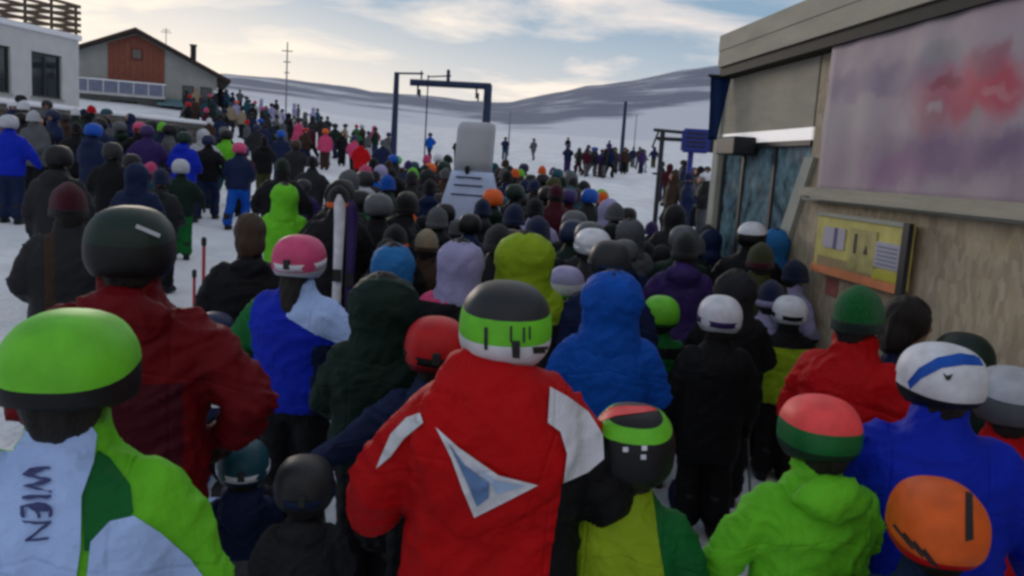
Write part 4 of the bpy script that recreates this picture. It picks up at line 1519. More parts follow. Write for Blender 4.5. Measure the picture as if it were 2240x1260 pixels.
B = hero(285, 447, 2.85, 'tall person in matt black helmet and dark red jacket behind the lime helmet', amp=.018, jcs=['dark red', 'maroon'], hc=('dark green', 'black', 'black'), W=.285, yaw=4, pose='akimbo', bulk=1.12,
         hood='lump', tr='black', strap=None, planes=[((0, 0, 1.0), (0, 0, 1)), ((.17, 0, 1.2), (1, 0, .1))], fn=lambda c: 1 if abs(c.x) < .19 and c.z < 1.25 else 0, gl='brown')
bm = bmesh.new(); box(bm, .02, .095, -.172, -.168, .040, .052)
bmesh.ops.rotate(bm, verts=list(bm.verts), cent=(.06, -.17, .046), matrix=Matrix.Rotation(R(22), 3, 'Y'))
bmesh.ops.translate(bm, verts=list(bm.verts), vec=HC + Vector((.02, .035, .03)))
obj('helmet_badge', bm, shell('pale grey'), B.head)

C = hero(1112, 612, 2.5, 'person in red, white and black ski jacket with arrow emblem and grey lime helmet', jcs=['red', 'black'], planes=[((.18, 0, 1.2), (1, 0, -.06))], fn=lambda c: 1 if c.x - .06 * (c.z - 1.2) > .18 and c.z < 1.36 else 0, hoodc='red', head='band', hc=('charcoal', 'lime', 'white'), W=.28, yaw=2, pose='wide', bulk=1.22,
         hood='down', hw=1.30, hl=1.22, tr='black', strap=None, tilt=0, amp=.018, gl='black')
_m = Vector((0, -.10, 1.48))
C.hood.matrix_basis = Matrix.Translation(_m + Vector((.02, -.012, 0))) @ Matrix.Rotation(R(17), 4, 'Y') @ Matrix.Translation(-_m)
panel(C, 'shoulder_panel', [(1205, 850), (1245, 872), (1290, 905), (1322, 955), (1325, 1010), (1290, 1040), (1235, 1065), (1243, 1000), (1228, 950), (1200, 930)], cloth('white'), lift=.011)
panel(C, 'shoulder_panel', [(915, 908), (885, 918), (850, 955), (826, 1010), (818, 1032), (850, 1005), (880, 965), (922, 930)], cloth('white'), lift=.011)
panel(C, 'emblem_border', [(950, 940), (1000, 985), (1090, 1048), (1178, 1070), (1110, 1105), (1036, 1142), (1010, 1080), (985, 1010)], cloth('white'), objs=[C.jacket, C.hood], lift=.010)
panel(C, 'emblem', [(978, 975), (1015, 1025), (1070, 1065), (1068, 1098), (1042, 1118), (1018, 1060)], mat('emblem_blue', (.10, .19, .38), .6, var=.15, vscale=30), lift=.015)
panel(C, 'emblem', [(1025, 1020), (1085, 1060), (1150, 1072), (1085, 1090), (1072, 1062)], mat('emblem_pale_blue', (.33, .45, .66), .6, var=.1, vscale=30), lift=.015)
for (x, y, w_, h_) in ((1062, 718, 8, 50), (1118, 715, 5, 36), (1147, 718, 5, 34), (1160, 716, 4, 30)):
    panel(C, 'strap_mark', [(x - w_ / 2, y), (x + w_ / 2, y), (x + w_ / 2, y + h_), (x - w_ / 2, y + h_)], RUBBER, objs=[C.head], lift=.003, parent=C.head)
panel(C, 'rear_clip', [(1119, 748), (1138, 748), (1138, 788), (1121, 786)], RUBBER, objs=[C.head], lift=.004, parent=C.head)
panel(C, 'helmet_badge', [(1166, 762), (1206, 760), (1204, 775), (1168, 777)], RUBBER, objs=[C.head], lift=.004, parent=C.head)

D = hero(1345, 592, 4.2, 'person in bright blue hooded jacket with the hood worn up', jc='blue', head='hood', W=.27, yaw=0, pose='hold', bulk=1.02, hw=1.08, amp=.011, tr='navy')
E = hero(1580, 645, 5.1, 'person dressed all in black with white helmet in the middle of a gap', jc='black', hc=('white', 'white', 'pale grey'), W=.265, yaw=0, pose='down', bulk=1.05, hem=.60, tr='black', strap='purple', amp=.01)
F = hero(1392, 886, 2.6, 'child in black helmet with lime band and yellow green vest over green sleeves', jcs=['yellow green', 'green', 'black'], head='band', hc=('black', 'lime', 'black'), W=.265, yaw=-6, pose='hold', bulk=1.02,
         planes=[((.175, 0, 1.2), (1, 0, .25))], fn=lambda c: 1 if c.x + .25 * (c.z - 1.2) > .175 else 0, strap=None, tilt=2, hmesh=HELMET_HIGH)
panel(F, 'top_patch', [(1300, 905), (1320, 893), (1365, 887), (1420, 888), (1440, 897), (1400, 903), (1345, 910), (1305, 925)], shell('coral'), objs=[F.head], lift=.004, parent=F.head)
for (x, y) in ((1368, 985), (1410, 982), (1408, 1002)):
    panel(F, 'rivet', [(x - 6, y - 5), (x + 6, y - 5), (x + 6, y + 6), (x - 6, y + 6)], shell('white'), objs=[F.head], lift=.004, parent=F.head, step=5)
G = hero(1808, 866, 2.7, 'child in coral topped green helmet and bright lime jacket', jc='lime', head='helmet', hc=('coral', 'green', 'dark green'), W=.245, yaw=14, pose='wide', bulk=1.02, hood='lump', tilt=-6, strap=None, amp=.016)
Hh = hero(2062, 1052, 2.35, 'child in glossy orange helmet in front of the royal blue jacket', jc='navy', hc=('orange', 'orange', 'red'), W=.245, yaw=6, pose='hold', strap=None, hood='lump', tilt=4)
for k in range(4):
    x, y = 1952 + k * 22, 1150 + k * 18
    panel(Hh, 'helmet_stripe', [(x, y), (x + 5, y - 4), (x + 46, y + 50), (x + 44, y + 54)], RUBBER, objs=[Hh.head], lift=.003, parent=Hh.head)
panel(Hh, 'helmet_strip', [(2112, 1075), (2128, 1078), (2130, 1180), (2112, 1185)], RUBBER, objs=[Hh.head], lift=.003, parent=Hh.head)
I = hero(2075, 750, 2.75, 'person in royal blue jacket and white helmet with blue stripe', jc='royal blue', hc=('white', 'white', 'black'), W=.24, yaw=-8, pose='wide', bulk=1.18, strap=None, hood=None, tilt=-2, hyaw=30, amp=.010)
panel(I, 'helmet_stripe', [(1985, 835), (2010, 805), (2050, 782), (2100, 772), (2140, 778), (2152, 800), (2110, 798), (2060, 805), (2015, 828), (1990, 852)], shell('blue'), objs=[I.head], lift=.003, parent=I.head)
panel(I, 'helmet_mark', [(2062, 815), (2072, 822), (2085, 818), (2078, 832), (2070, 832)], RUBBER, objs=[I.head], lift=.003, parent=I.head, step=5)
J = hero(1885, 624, 3.9, 'person in red jacket with green knitted cap beside the chipboard wall', jc='red', head='beanie', hc=('green', 'dark green'), W=.27, yaw=-40, pose='hold', bulk=1.0, hair='dark', amp=.014)
K = hero(1992, 655, 4.2, 'bare headed person with dark curly hair close to the chipboard wall', jc='blue', head='hair', W=.27, yaw=-70, pose='hold', hair='dark', jcs=['navy'])
L_ = hero(2115, 727, 3.9, 'person in dark green helmet half hidden behind white and blue helmet', jc='dark green', hc=('dark green', 'charcoal', 'black'), W=.27, yaw=-10)
M_ = hero(2222, 802, 3.4, 'person in pale grey helmet and red jacket beside the chipboard wall', jc='red', hc=('pale grey', 'grey', 'grey'), W=.27, yaw=0)
N_ = hero(533, 962, 3.3, 'small child in teal helmet with white goggle strap and navy jacket', jcs=['navy', 'grey'], hc=('teal', 'teal', 'navy'), W=.26, yaw=8, strap='white', hood='down', hw=.95, hl=.9, planes=[((0, 0, 1.0), (0, 0, 1))], fn=lambda c: 1 if c.z < 1.0 and abs(c.x) < .2 else 0)
O_ = hero(842, 598, 3.9, 'person in large dark green jacket with its hood up', jc='dark green', head='hood', W=.27, yaw=2, pose='hold', bulk=1.16, hw=1.1)
U_ = hero(958, 692, 3.6, 'child in red helmet reaching one navy sleeve out to the side', jc='navy', hc=('red', 'red', 'dark red'), W=.27, yaw=4, pose='reach', strap='black', gl='charcoal', hood='lump')
P_ = hero(655, 512, 4.5, 'person in pink helmet and blue race jacket with white shoulder', jcs=['royal blue', 'pale blue', 'green', 'navy'], hc=('pink', 'pink', 'pale grey'), W=.265, yaw=-14, pose='wide', bulk=1.12, strap='white', long_=True,
          planes=[((.06, 0, 1.34), (.55, 0, 1)), ((.06, 0, 1.26), (.55, 0, 1)), ((-.2, 0, 1.2), (1, 0, 0))],
          fn=lambda c: 1 if (c.x > .02 and c.z + .55 * c.x > 1.37) else (2 if c.x < -.24 else (3 if (c.x > .16 and c.z < 1.2) else 0)))
AA0 = hero(470, 682, 5.0, 'small child in navy and white striped jacket by the snow gap', jcs=['navy', 'white'], hc=('navy', 'navy', 'white'), W=.255, yaw=0, strap='white',
           planes=[((0, 0, z), (0, 0, 1)) for z in (.92, .96, 1.08, 1.12, 1.24, 1.28, 1.38, 1.42)], fn=lambda c: 1 if any(a < c.z < a + .04 for a in (.92, 1.08, 1.24, 1.38)) else 0)
Q_ = hero(862, 532, 5.6, 'person in bright blue hood behind the dark green hooded jacket', jcs=['navy'], hoodc='sky blue', head='hood', W=.27, yaw=0)
Q2 = hero(866, 490, 7.2, 'person in black hat with orange brim behind the bright blue hood', jc='black', head='beanie', hc=('black', 'orange'), W=.27, yaw=4)
R_ = hero(1010, 524, 5.3, 'person in lavender hood with pink lining and black jacket', jcs=['black', 'pink'], hoodc='lavender', head='hood', W=.265, yaw=0, hw=1.05, planes=[((0, 0, 1.40), (0, 0, 1))], fn=lambda c: 1 if c.z > 1.40 else 0)
S_ = hero(1150, 506, 5.4, 'person in yellow green hood and grey jacket', jcs=['yellow green', 'charcoal'], head='hood', W=.29, yaw=10, bulk=1.1, hw=1.25, planes=[((0, 0, 1.24), (0, 0, 1))], fn=lambda c: 1 if c.z < 1.24 else 0)
T_ = hero(985, 630, 5.4, 'child in plain pink knitted hat above the red helmet', jc='purple', head='beanie', hc=('pink', 'pink'), W=.25, yaw=0)
V_ = hero(1240, 581, 5.9, 'child in white helmet and lime collared jacket beside bright blue hood', jcs=['lime', 'white'], hc=('lavender', 'white', 'lime'), W=.265, yaw=-5, planes=[((0, 0, 1.3), (0, 0, 1))], fn=lambda c: 1 if c.z < 1.3 else 0)
W_ = hero(1338, 524, 5.4, 'person in charcoal helmet directly beyond the bright blue hood', jc='navy', hc=('charcoal', 'charcoal', 'navy'), W=.27, yaw=0, strap='navy')
X_ = hero(1300, 498, 6.6, 'person in white helmet with pale straps amid the dark queue', jc='charcoal', hc=('white', 'pale grey', 'charcoal'), W=.28, yaw=10, strap='white')
Y_ = hero(1450, 646, 6.0, 'child in lime helmet and green jacket with dark waistband', jcs=['green', 'black'], hc=('lime', 'lime', 'green'), W=.26, yaw=0, planes=[((0, 0, 1.30), (0, 0, 1)), ((0, 0, 1.40), (0, 0, 1))], fn=lambda c: 1 if 1.30 < c.z < 1.40 else 0)
Z_ = hero(1502, 508, 7.0, 'person in purple jacket and charcoal knitted hat', jc='purple', head='beanie', hc=('charcoal', 'charcoal'), W=.27, yaw=-6, hood='lump')
AB = hero(1612, 590, 5.7, 'person in black hooded jacket just behind white helmet', jc='black', head='hood', W=.27, yaw=0, bulk=1.08, hoodc='charcoal')
AC = hero(1668, 530, 7.0, 'person in olive jacket with maroon hat near the shed pillar', jc='olive', head='beanie', hc=('olive', 'maroon'), W=.27, yaw=0)
AD = hero(1690, 612, 6.5, 'person in lavender jacket and navy hat behind the lime vest', jc='lavender', head='beanie', hc=('navy', 'lavender'), W=.26, yaw=-20)
AE = hero(1742, 568, 7.4, 'person in navy hat and white jacket with blue diagonal stripe', jcs=['lavender', 'navy'], head='beanie', hc=('navy', 'navy'), W=.25, yaw=-60, planes=[((0, 0, 1.2), (.8, 0, 1)), ((0, 0, 1.32), (.8, 0, 1))], fn=lambda c: 1 if 1.2 < c.z + .8 * c.x < 1.32 else 0)
AF = hero(1732, 646, 6.3, 'child in white helmet and yellow green vest near the chipboard wall', jcs=['yellow green', 'black'], hc=('white', 'white', 'pale grey'), W=.25, yaw=0, strap='black',
          planes=[((0, 0, 1.36), (0, 0, 1)), ((.2, 0, 1.2), (1, 0, 0)), ((-.2, 0, 1.2), (1, 0, 0))], fn=lambda c: 1 if (c.z > 1.36 or abs(c.x) > .2) else 0)
AG = hero(150, 398, 5.2, 'person in dark jacket with brown rucksack strap behind the tall black helmet', jcs=['charcoal', 'brown'], head='beanie', hc=('maroon', 'black'), W=.27, yaw=20, bulk=1.1, planes=[((-.09, 0, 1), (1, 0, 0)), ((-.15, 0, 1), (1, 0, 0))], fn=lambda c: 1 if -.15 < c.x < -.09 and c.y < 0 else 0)
AH = hero(548, 472, 5.6, 'bare headed person with brown hair and black jacket by the marker poles', jc='black', head='hair', W=.27, yaw=12, hair='brown', bulk=1.3, pose='akimbo', hood='lump')
AI = hero(742, 404, 7.6, 'person in black jacket and dark hat with orange brim carrying white skis', jc='black', head='beanie', hc=('black', 'orange'), W=.26, yaw=0, bulk=1.12)
AJ = hero(624, 400, 9.0, 'person in vivid lime hooded jacket in front of a black jacket', jc='lime', head='hood', W=.27, yaw=0, bulk=1.0, tr='black')
AK = hero(618, 345, 12.5, 'broad person in black jacket and green hat beyond the lime hood', jc='black', head='beanie', hc=('dark green', 'black'), W=.28, yaw=0, bulk=1.3, pose='wide')
AL = hero(1218, 402, 11.5, 'person in maroon jacket and dark hat in the packed queue', jc='maroon', head='beanie', hc=('maroon', 'black'), W=.27, yaw=8, bulk=1.12)
AM = hero(892, 418, 11.0, 'person in orange and yellow jacket in the packed queue', jcs=['yellow', 'orange'], hc=('olive', 'black', 'black'), W=.27, yaw=0, planes=[((0, 0, 1.25), (0, 0, 1))], fn=lambda c: 1 if c.z > 1.25 else 0)
AN = hero(832, 420, 10.5, 'person in green jacket and pale grey hat in the packed queue', jc='green', head='beanie', hc=('grey', 'teal'), W=.27, yaw=0)
AO = hero(1172, 432, 10.0, 'person in lavender jacket and black hat left of the maroon jacket', jc='lavender', head='beanie', hc=('black', 'black'), W=.27, yaw=0, bulk=1.1)
AP = hero(1648, 484, 7.6, 'person in white peaked helmet and black jacket against the dark glazing', jc='black', hc=('white', 'black', 'black'), W=.25, yaw=-15)
AQ = hero(1700, 500, 8.0, 'person in teal blue jacket and hood at the end of the glazing', jc='teal', head='hood', hoodc='sky blue', W=.26, yaw=0)
AR = hero(935, 500, 7.4, 'person in brown jacket and beige hat beside the bright blue hood', jc='brown', head='beanie', hc=('beige', 'brown'), W=.26, yaw=0)
AS_ = hero(1380, 478, 8.4, 'person in pale grey hood within the dark queue', jc='grey', head='hood', W=.27, yaw=5)
AT = hero(790, 415, 10.0, 'person in green jacket with black helmet left of the grey hat', jc='green', hc=('black', 'black', 'black'), W=.27, yaw=0)

BB = hero(668, 1000, 3.05, 'small child in charcoal helmet and dark jacket under the reaching navy sleeve', jc='charcoal', hc=('charcoal', 'charcoal', 'black'), W=.25, yaw=5, strap='navy', hood='lump')
HEROES = {q.name for q in COL.objects if q.get('category') == 'person'}
# skis and poles that show
def ski(loc, rz, colr, label, upright=False, length=1.6, tiltx=0.0, group=None, name='ski', basec='black'):
    bm = bmesh.new()
    n = 22
    rows = []
    for k in range(n + 1):
        u = k / n
        y = (u - .45) * length
        w = .052 - .014 * math.sin(u * math.pi)
        if u > .93: w *= max(.25, 1 - ((u - .93) / .07) ** 2 * .8)
        if u < .02: w *= .8
        z = .012 + (max(0, u - .86) / .14) ** 2 * .09 + (max(0, .05 - u) / .05) ** 2 * .015
        th = .006 + .010 * math.sin(u * math.pi)
        rows.append([bm.verts.new((-w, y, z)), bm.verts.new((w, y, z)), bm.verts.new((w * .95, y, z + th)), bm.verts.new((-w * .95, y, z + th))])
    for a, b_ in zip(rows, rows[1:]):
        for i in range(4):
            bm.faces.new((a[i], a[(i + 1) % 4], b_[(i + 1) % 4], b_[i]))
    bm.faces.new(rows[0][::-1]); bm.faces.new(rows[-1])
    bmesh.ops.recalc_face_normals(bm, faces=list(bm.faces))
    r = empty(name, loc, rz)
    if upright:
        r.rotation_euler = (R(90) + tiltx, 0, rz)
    tag(r, label, 'ski', group)
    obj('ski_body', bm, shell(colr), r, True)
    bm = bmesh.new(); box(bm, -.035, .035, .10, .20, .024, .065); obj('toe_binding', bm, RUBBER, r)
    bm = bmesh.new(); box(bm, -.035, .035, -.20, -.08, .024, .075); obj('heel_binding', bm, RUBBER, r)
    return r
def under(h, colr, who):
    m = h.root.matrix_world
    for sd, wd in ((-1, 'left'), (1, 'right')):
        p = m @ Vector((sd * .115, .03, 0))
        e_ = ski((p.x, p.y, ground(p.x, p.y) + .004), h.root.rotation_euler.z, colr, f'{colr} ski worn on the {wd} foot of {who}', length=1.5 if h.s > .9 else 1.2, group='skis worn in the queue')
        e_.scale = (.9, 1, 1)
    h.root.location.z += .03
    H_ = h.s * (1.52 + .283 * h.hs)
    h.root.scale *= (H_ - .03) / H_
under(E, 'navy', 'the black clad person in white helmet')
under(G, 'purple', 'the child in coral topped helmet')
under(F, 'teal', 'the child in yellow green vest')
under(D, 'charcoal', 'the person in bright blue hood')
under(N_, 'grey', 'the small child in teal helmet')
under(C, 'white', 'the person in red and white jacket')
under(AA0, 'pale blue', 'the child in striped jacket')
w = AI.root.matrix_world @ Vector((-.02, -.28, .05))
q1 = P(738, 520, 7.25)
for (px_, py_, c_, l_, dd) in ((737, 640, 'white', 'white ski carried upright on the back of the black jacket', 7.2), (764, 650, 'purple', 'purple ski carried upright beside the white ski', 7.25)):
    p = P(px_, py_, dd)
    s_ = ski(p, R(4), c_, l_, upright=True, length=1.5, tiltx=R(-2), group='skis carried upright')

def ski_pole(h, sd, who, col_):
    m = h.root.matrix_world
    pose = h.pose
    hnd = m @ (arm(pose, sd)[2] + (arm(pose, sd)[2] - arm(pose, sd)[1]).normalized() * .06)
    ft = m @ Vector((sd * .42, .10, 0))
    ft.z = ground(ft.x, ft.y)
    r = empty('ski_pole', ft)
    tag(r, f'{col_} ski pole in the {"left" if sd < 0 else "right"} hand of {who}', 'ski pole', 'ski poles held in the queue')
    v = hnd - ft
    top = v * 1.08
    bm = bmesh.new(); tube(bm, [(0, 0, -.03), tuple(top * .9)], [.006, .009], 8); obj('shaft', bm, shell(col_), r, True)
    bm = bmesh.new(); tube(bm, [tuple(top * .88), tuple(top)], [.016, .018], 8); obj('grip', bm, RUBBER, r, True)
    bm = bmesh.new(); bmesh.ops.create_cone(bm, cap_ends=True, segments=14, radius1=.045, radius2=.03, depth=.02, matrix=Matrix.Translation(v.normalized() * .07)); obj('basket', bm, RUBBER, r)
for h_, who_, col_ in ((E, 'the black clad person in white helmet', 'grey'), (D, 'the person in bright blue hood', 'white'), (P_, 'the person in blue race jacket', 'pale blue'),
                       (BB, 'the small child in charcoal helmet', 'orange'), (N_, 'the small child in teal helmet', 'lime'), (O_, 'the person in dark green hooded jacket', 'charcoal'),
                       (J, 'the person in red jacket and green cap', 'blue'), (AH, 'the bare headed person in black jacket', 'red'), (Y_, 'the child in lime helmet and green jacket', 'pink'), (Z_, 'the person in purple jacket', 'lavender')):
    for sd_ in (-1, 1):
        ski_pole(h_, sd_, who_, col_)

def marker(px, py, d, label, h=1.3):
    t_ = P(px, py, d)
    g = ground(t_.x, t_.y)
    r = empty('marker_pole', (t_.x, t_.y, g))
    tag(r, label, 'marker pole')
    bm = bmesh.new(); tube(bm, [(0, 0, -.1), (0, 0, t_.z - g)], .016, 8); obj('shaft', bm, mat('red_plastic', (.40, .03, .05), .5, var=.1), r)
    bm = bmesh.new(); tube(bm, [(0, 0, t_.z - g - .02), (0, 0, t_.z - g + .03)], .024, 8); obj('cap', bm, RUBBER, r)
marker(446, 530, 7.6, 'thin red marker pole standing in the snow beside the black jacket')
marker(425, 600, 8.4, 'short red marker pole standing in snow beside the taller marker pole')

# ------------------------------------------------------------------ walkers and the far crowd: shared shapes, colours of their own
MIDJ = {'plain': jacket('hold', 101, .034), 'wide': jacket('wide', 102, .034, 1.06), 'lump': jacket('down', 103, .034, 1.03, .76, True), 'hold2': jacket('hold', 104, .034, 1.1, .74, True), 'akimbo': jacket('akimbo', 105, .034, 1.04), 'high': jacket('high', 106, .034, 1.08, .78)}
MIDP = {'plain': 'hold', 'wide': 'wide', 'lump': 'down', 'hold2': 'hold', 'akimbo': 'akimbo', 'high': 'high'}
MIDT = {0.0: trousers(7, .036, 0.0), 1.0: trousers(8, .036, 1.0)}
MIDHEL = helmet_mesh(18, 12)
MIDHOOD = hood_mesh(9, .03)
MIDHAIR = HAIR_SHORT
SOLID = {}
def solid(jk, walk, hd):
    """the same person as one mesh, for those too small to show their parts"""
    k = (jk, walk, hd)
    if k in SOLID: return SOLID[k]
    bm = bmesh.new()
    def add(me, mi_fn):
        t_ = bmesh.new(); t_.from_mesh(me)
        vm = {v: bm.verts.new(v.co) for v in t_.verts}
        for f in t_.faces:
            try: nf = bm.faces.new([vm[v] for v in f.verts])
            except ValueError: continue
            nf.material_index = mi_fn(f); nf.smooth = True
        t_.free()
    add(jacket(MIDP[jk], 111, .05, 1.05, .78, False, 0, .012), lambda f: 0)
    add(trousers(12, .05, walk), lambda f: 1)
    hm = {'helmet': MIDHEL, 'beanie': BEANIE, 'hood': MIDHOOD}[hd]
    add(hm, lambda f: 2)
    b2 = bmesh.new(); ball(b2, (0, .015, 1.655), (.08, .102, .12), 12, 8); tm = mesh_of(b2, 'h'); add(tm, lambda f: 3)
    for s in (-1, 1):
        w = arm(MIDP[jk], s)[2]
        b2 = bmesh.new(); ball(b2, w + Vector((0, .05, -.01)), (.045, .06, .05), 8, 6); tm = mesh_of(b2, 'g'); add(tm, lambda f: 4)
        b2 = bmesh.new(); st = walk * s; ball(b2, (s * .11, .05 + .22 * st - .1 * abs(st), .07), (.06, .15, .07), 10, 6); tm = mesh_of(b2, 'b'); add(tm, lambda f: 4)
    me = mesh_of(bm, 'person', True)
    SOLID[k] = me
    return me

USED = set()
ZONE = {
    'queue': ('in the packed queue', 'people in the packed queue'),
    'slope': ('below the house', 'people in the crowd on the slope'),
    'mid': ('beyond the queue', 'people on the snow beyond the queue'),
    'far': ('near the lift posts', 'people by the lift posts'),
    'terrace': ('below the terrace wall', 'people below the terrace wall'),
    'field': ('on the open snow', 'skiers on the open snow'),
}
HEADW = {'helmet': 'helmet', 'beanie': 'hat', 'hood': 'hood'}
def phrase(jc, hd, hcol, tr, zone, k=0):
    z = ZONE[zone][0]
    hw_ = 'raised hood' if hd == 'hood' else f'{hcol} {HEADW[hd]}'
    return f'skier in {jc} jacket, {hw_} and {tr} trousers {z}'
def pick(zone, jcs, rnd, hd=None, plain=False):
    for _ in range(400):
        jc = rnd.choice(jcs)
        h_ = hd or rnd.choice(('helmet', 'helmet', 'beanie', 'beanie', 'hood'))
        hcol = rnd.choice(('black', 'black', 'black', 'black', 'black', 'charcoal', 'dark green', 'charcoal', 'charcoal', 'navy', 'grey', 'dark green', 'brown', 'white', 'navy', 'red', 'blue', 'pink', 'lime', 'brown', 'orange', 'teal', 'purple'))
        if plain:
            hcol = rnd.choice(('black', 'charcoal', 'navy', 'dark green', 'brown', 'grey'))
        tr = rnd.choice(('black', 'black', 'navy', 'charcoal', 'grey', 'brown', 'pale grey', 'olive', 'maroon'))
        p = phrase(jc, h_, hcol, tr, zone)
        if p not in USED:
            USED.add(p)
            return jc, h_, hcol, tr, p
    raise RuntimeError('labels ran out')

# people of the fill who would stand wholly hidden behind others are left out
HIDDEN = {42, 44, 48, 50, 53, 54, 58, 61, 67, 72, 74, 75, 78, 79, 81, 82, 83, 89, 90, 96, 97, 98, 102, 103, 104, 106, 108, 110, 112, 114, 115, 120, 128, 130, 132, 135, 137, 138, 139, 140, 145, 149, 151, 153, 154, 159, 163, 164, 167, 169, 171, 172, 174, 177, 179, 180, 182, 191, 192, 193, 195, 196, 200, 204, 206, 208, 210, 211, 212, 213, 215, 216, 219, 222, 223, 226, 232, 234, 236, 238, 241, 243, 245, 246, 248, 250, 251, 252, 256, 257, 259, 261, 263, 264, 266, 268, 270, 273, 276, 277, 278, 279, 280, 281, 282, 283, 284, 285, 286, 287, 288, 289, 291, 292, 293, 294, 296, 297, 299, 300, 308, 313, 320, 322, 324, 326, 329, 330, 331, 334, 341, 345, 347, 351, 357, 360, 361, 363, 364, 365, 369, 373, 374, 378, 379, 382, 384, 387, 388, 390, 391, 392, 400, 401, 405, 408}
COUNT = [0]
def mid_person(x, y, H, rnd, zone, jc=None, hd=None, hcol=None, tr=None, yaw=0, label=None, walk=None, one=False, jk=None, kid=1.0, dz=0.0):
    if jc is None:
        jc, hd, hcol, tr, label = pick(zone, DARKS[zone], rnd, hd)
    COUNT[0] += 1
    s = H / 1.80
    walk = rnd.choice((0.0, 0.0, 1.0)) if walk is None else walk
    jk = jk or rnd.choice(list(MIDJ))
    if COUNT[0] in HIDDEN:
        return None
    z = ground(x, y) + dz
    grp = ZONE[zone][1]
    if one:
        o = link('person', solid(jk, walk, hd), [cloth(jc), cloth(tr), knit(hcol) if hd == 'beanie' else shell(hcol) if hd == 'helmet' else cloth(jc), SKIN, cloth('black')], None, True)
        o.location = (x, y, z); o.rotation_euler = (0, 0, yaw); o.scale = (s, s, s)
        tag(o, label, 'person', grp)
        return o
    r = empty('person', (x, y, z), yaw, s)
    tag(r, label, 'person', grp)
    link('body', body(MIDP[jk], 1.0, .03, walk), [SKIN, cloth('black'), LIP, EYE], r, True)
    link('jacket', MIDJ[jk], [cloth(jc)], r, True)
    link('trousers', MIDT[walk], [cloth(tr)], r, True)
    for sd in (-1, 1):
        st = walk * sd
        b_ = link('boot', BOOT, [shell('black')], r, True)
        b_.location = (sd * .11, .22 * st - .1 * abs(st), 0)
    if hd == 'helmet':
        h_ = link('helmet', MIDHEL, [shell(hcol)] * 3, r, True)
    elif hd == 'beanie':
        h_ = link('beanie', BEANIE, [knit(hcol)] * 2, r, True)
    else:
        h_ = link('hood', MIDHOOD, [cloth(jc)], r, True)
    headspace(h_, kid)
    return r

def mp_px(px, d):
    p = P(px, 400, d)
    return p.x, p.y
rnd = random.Random(21)
DARKS = {
    'queue': ['black'] * 12 + ['charcoal'] * 8 + ['navy'] * 5 + ['grey', 'dark green', 'olive', 'maroon', 'purple', 'teal', 'brown', 'pale grey', 'blue', 'lavender'],
    'slope': ['black', 'charcoal', 'navy', 'grey', 'grey', 'maroon', 'teal', 'pale grey', 'navy', 'brown', 'dark green', 'navy', 'charcoal', 'black', 'grey', 'beige', 'black', 'charcoal', 'lavender'],
    'mid': ['black', 'charcoal', 'navy', 'brown', 'grey', 'maroon', 'dark green', 'purple', 'pink', 'beige'],
    'far': ['black', 'navy', 'charcoal', 'brown', 'maroon', 'grey', 'purple', 'dark green'],
    'terrace': ['navy', 'black', 'charcoal', 'grey', 'black', 'navy', 'dark green', 'charcoal', 'brown'],
    'field': ['navy', 'blue', 'black', 'purple'],
}
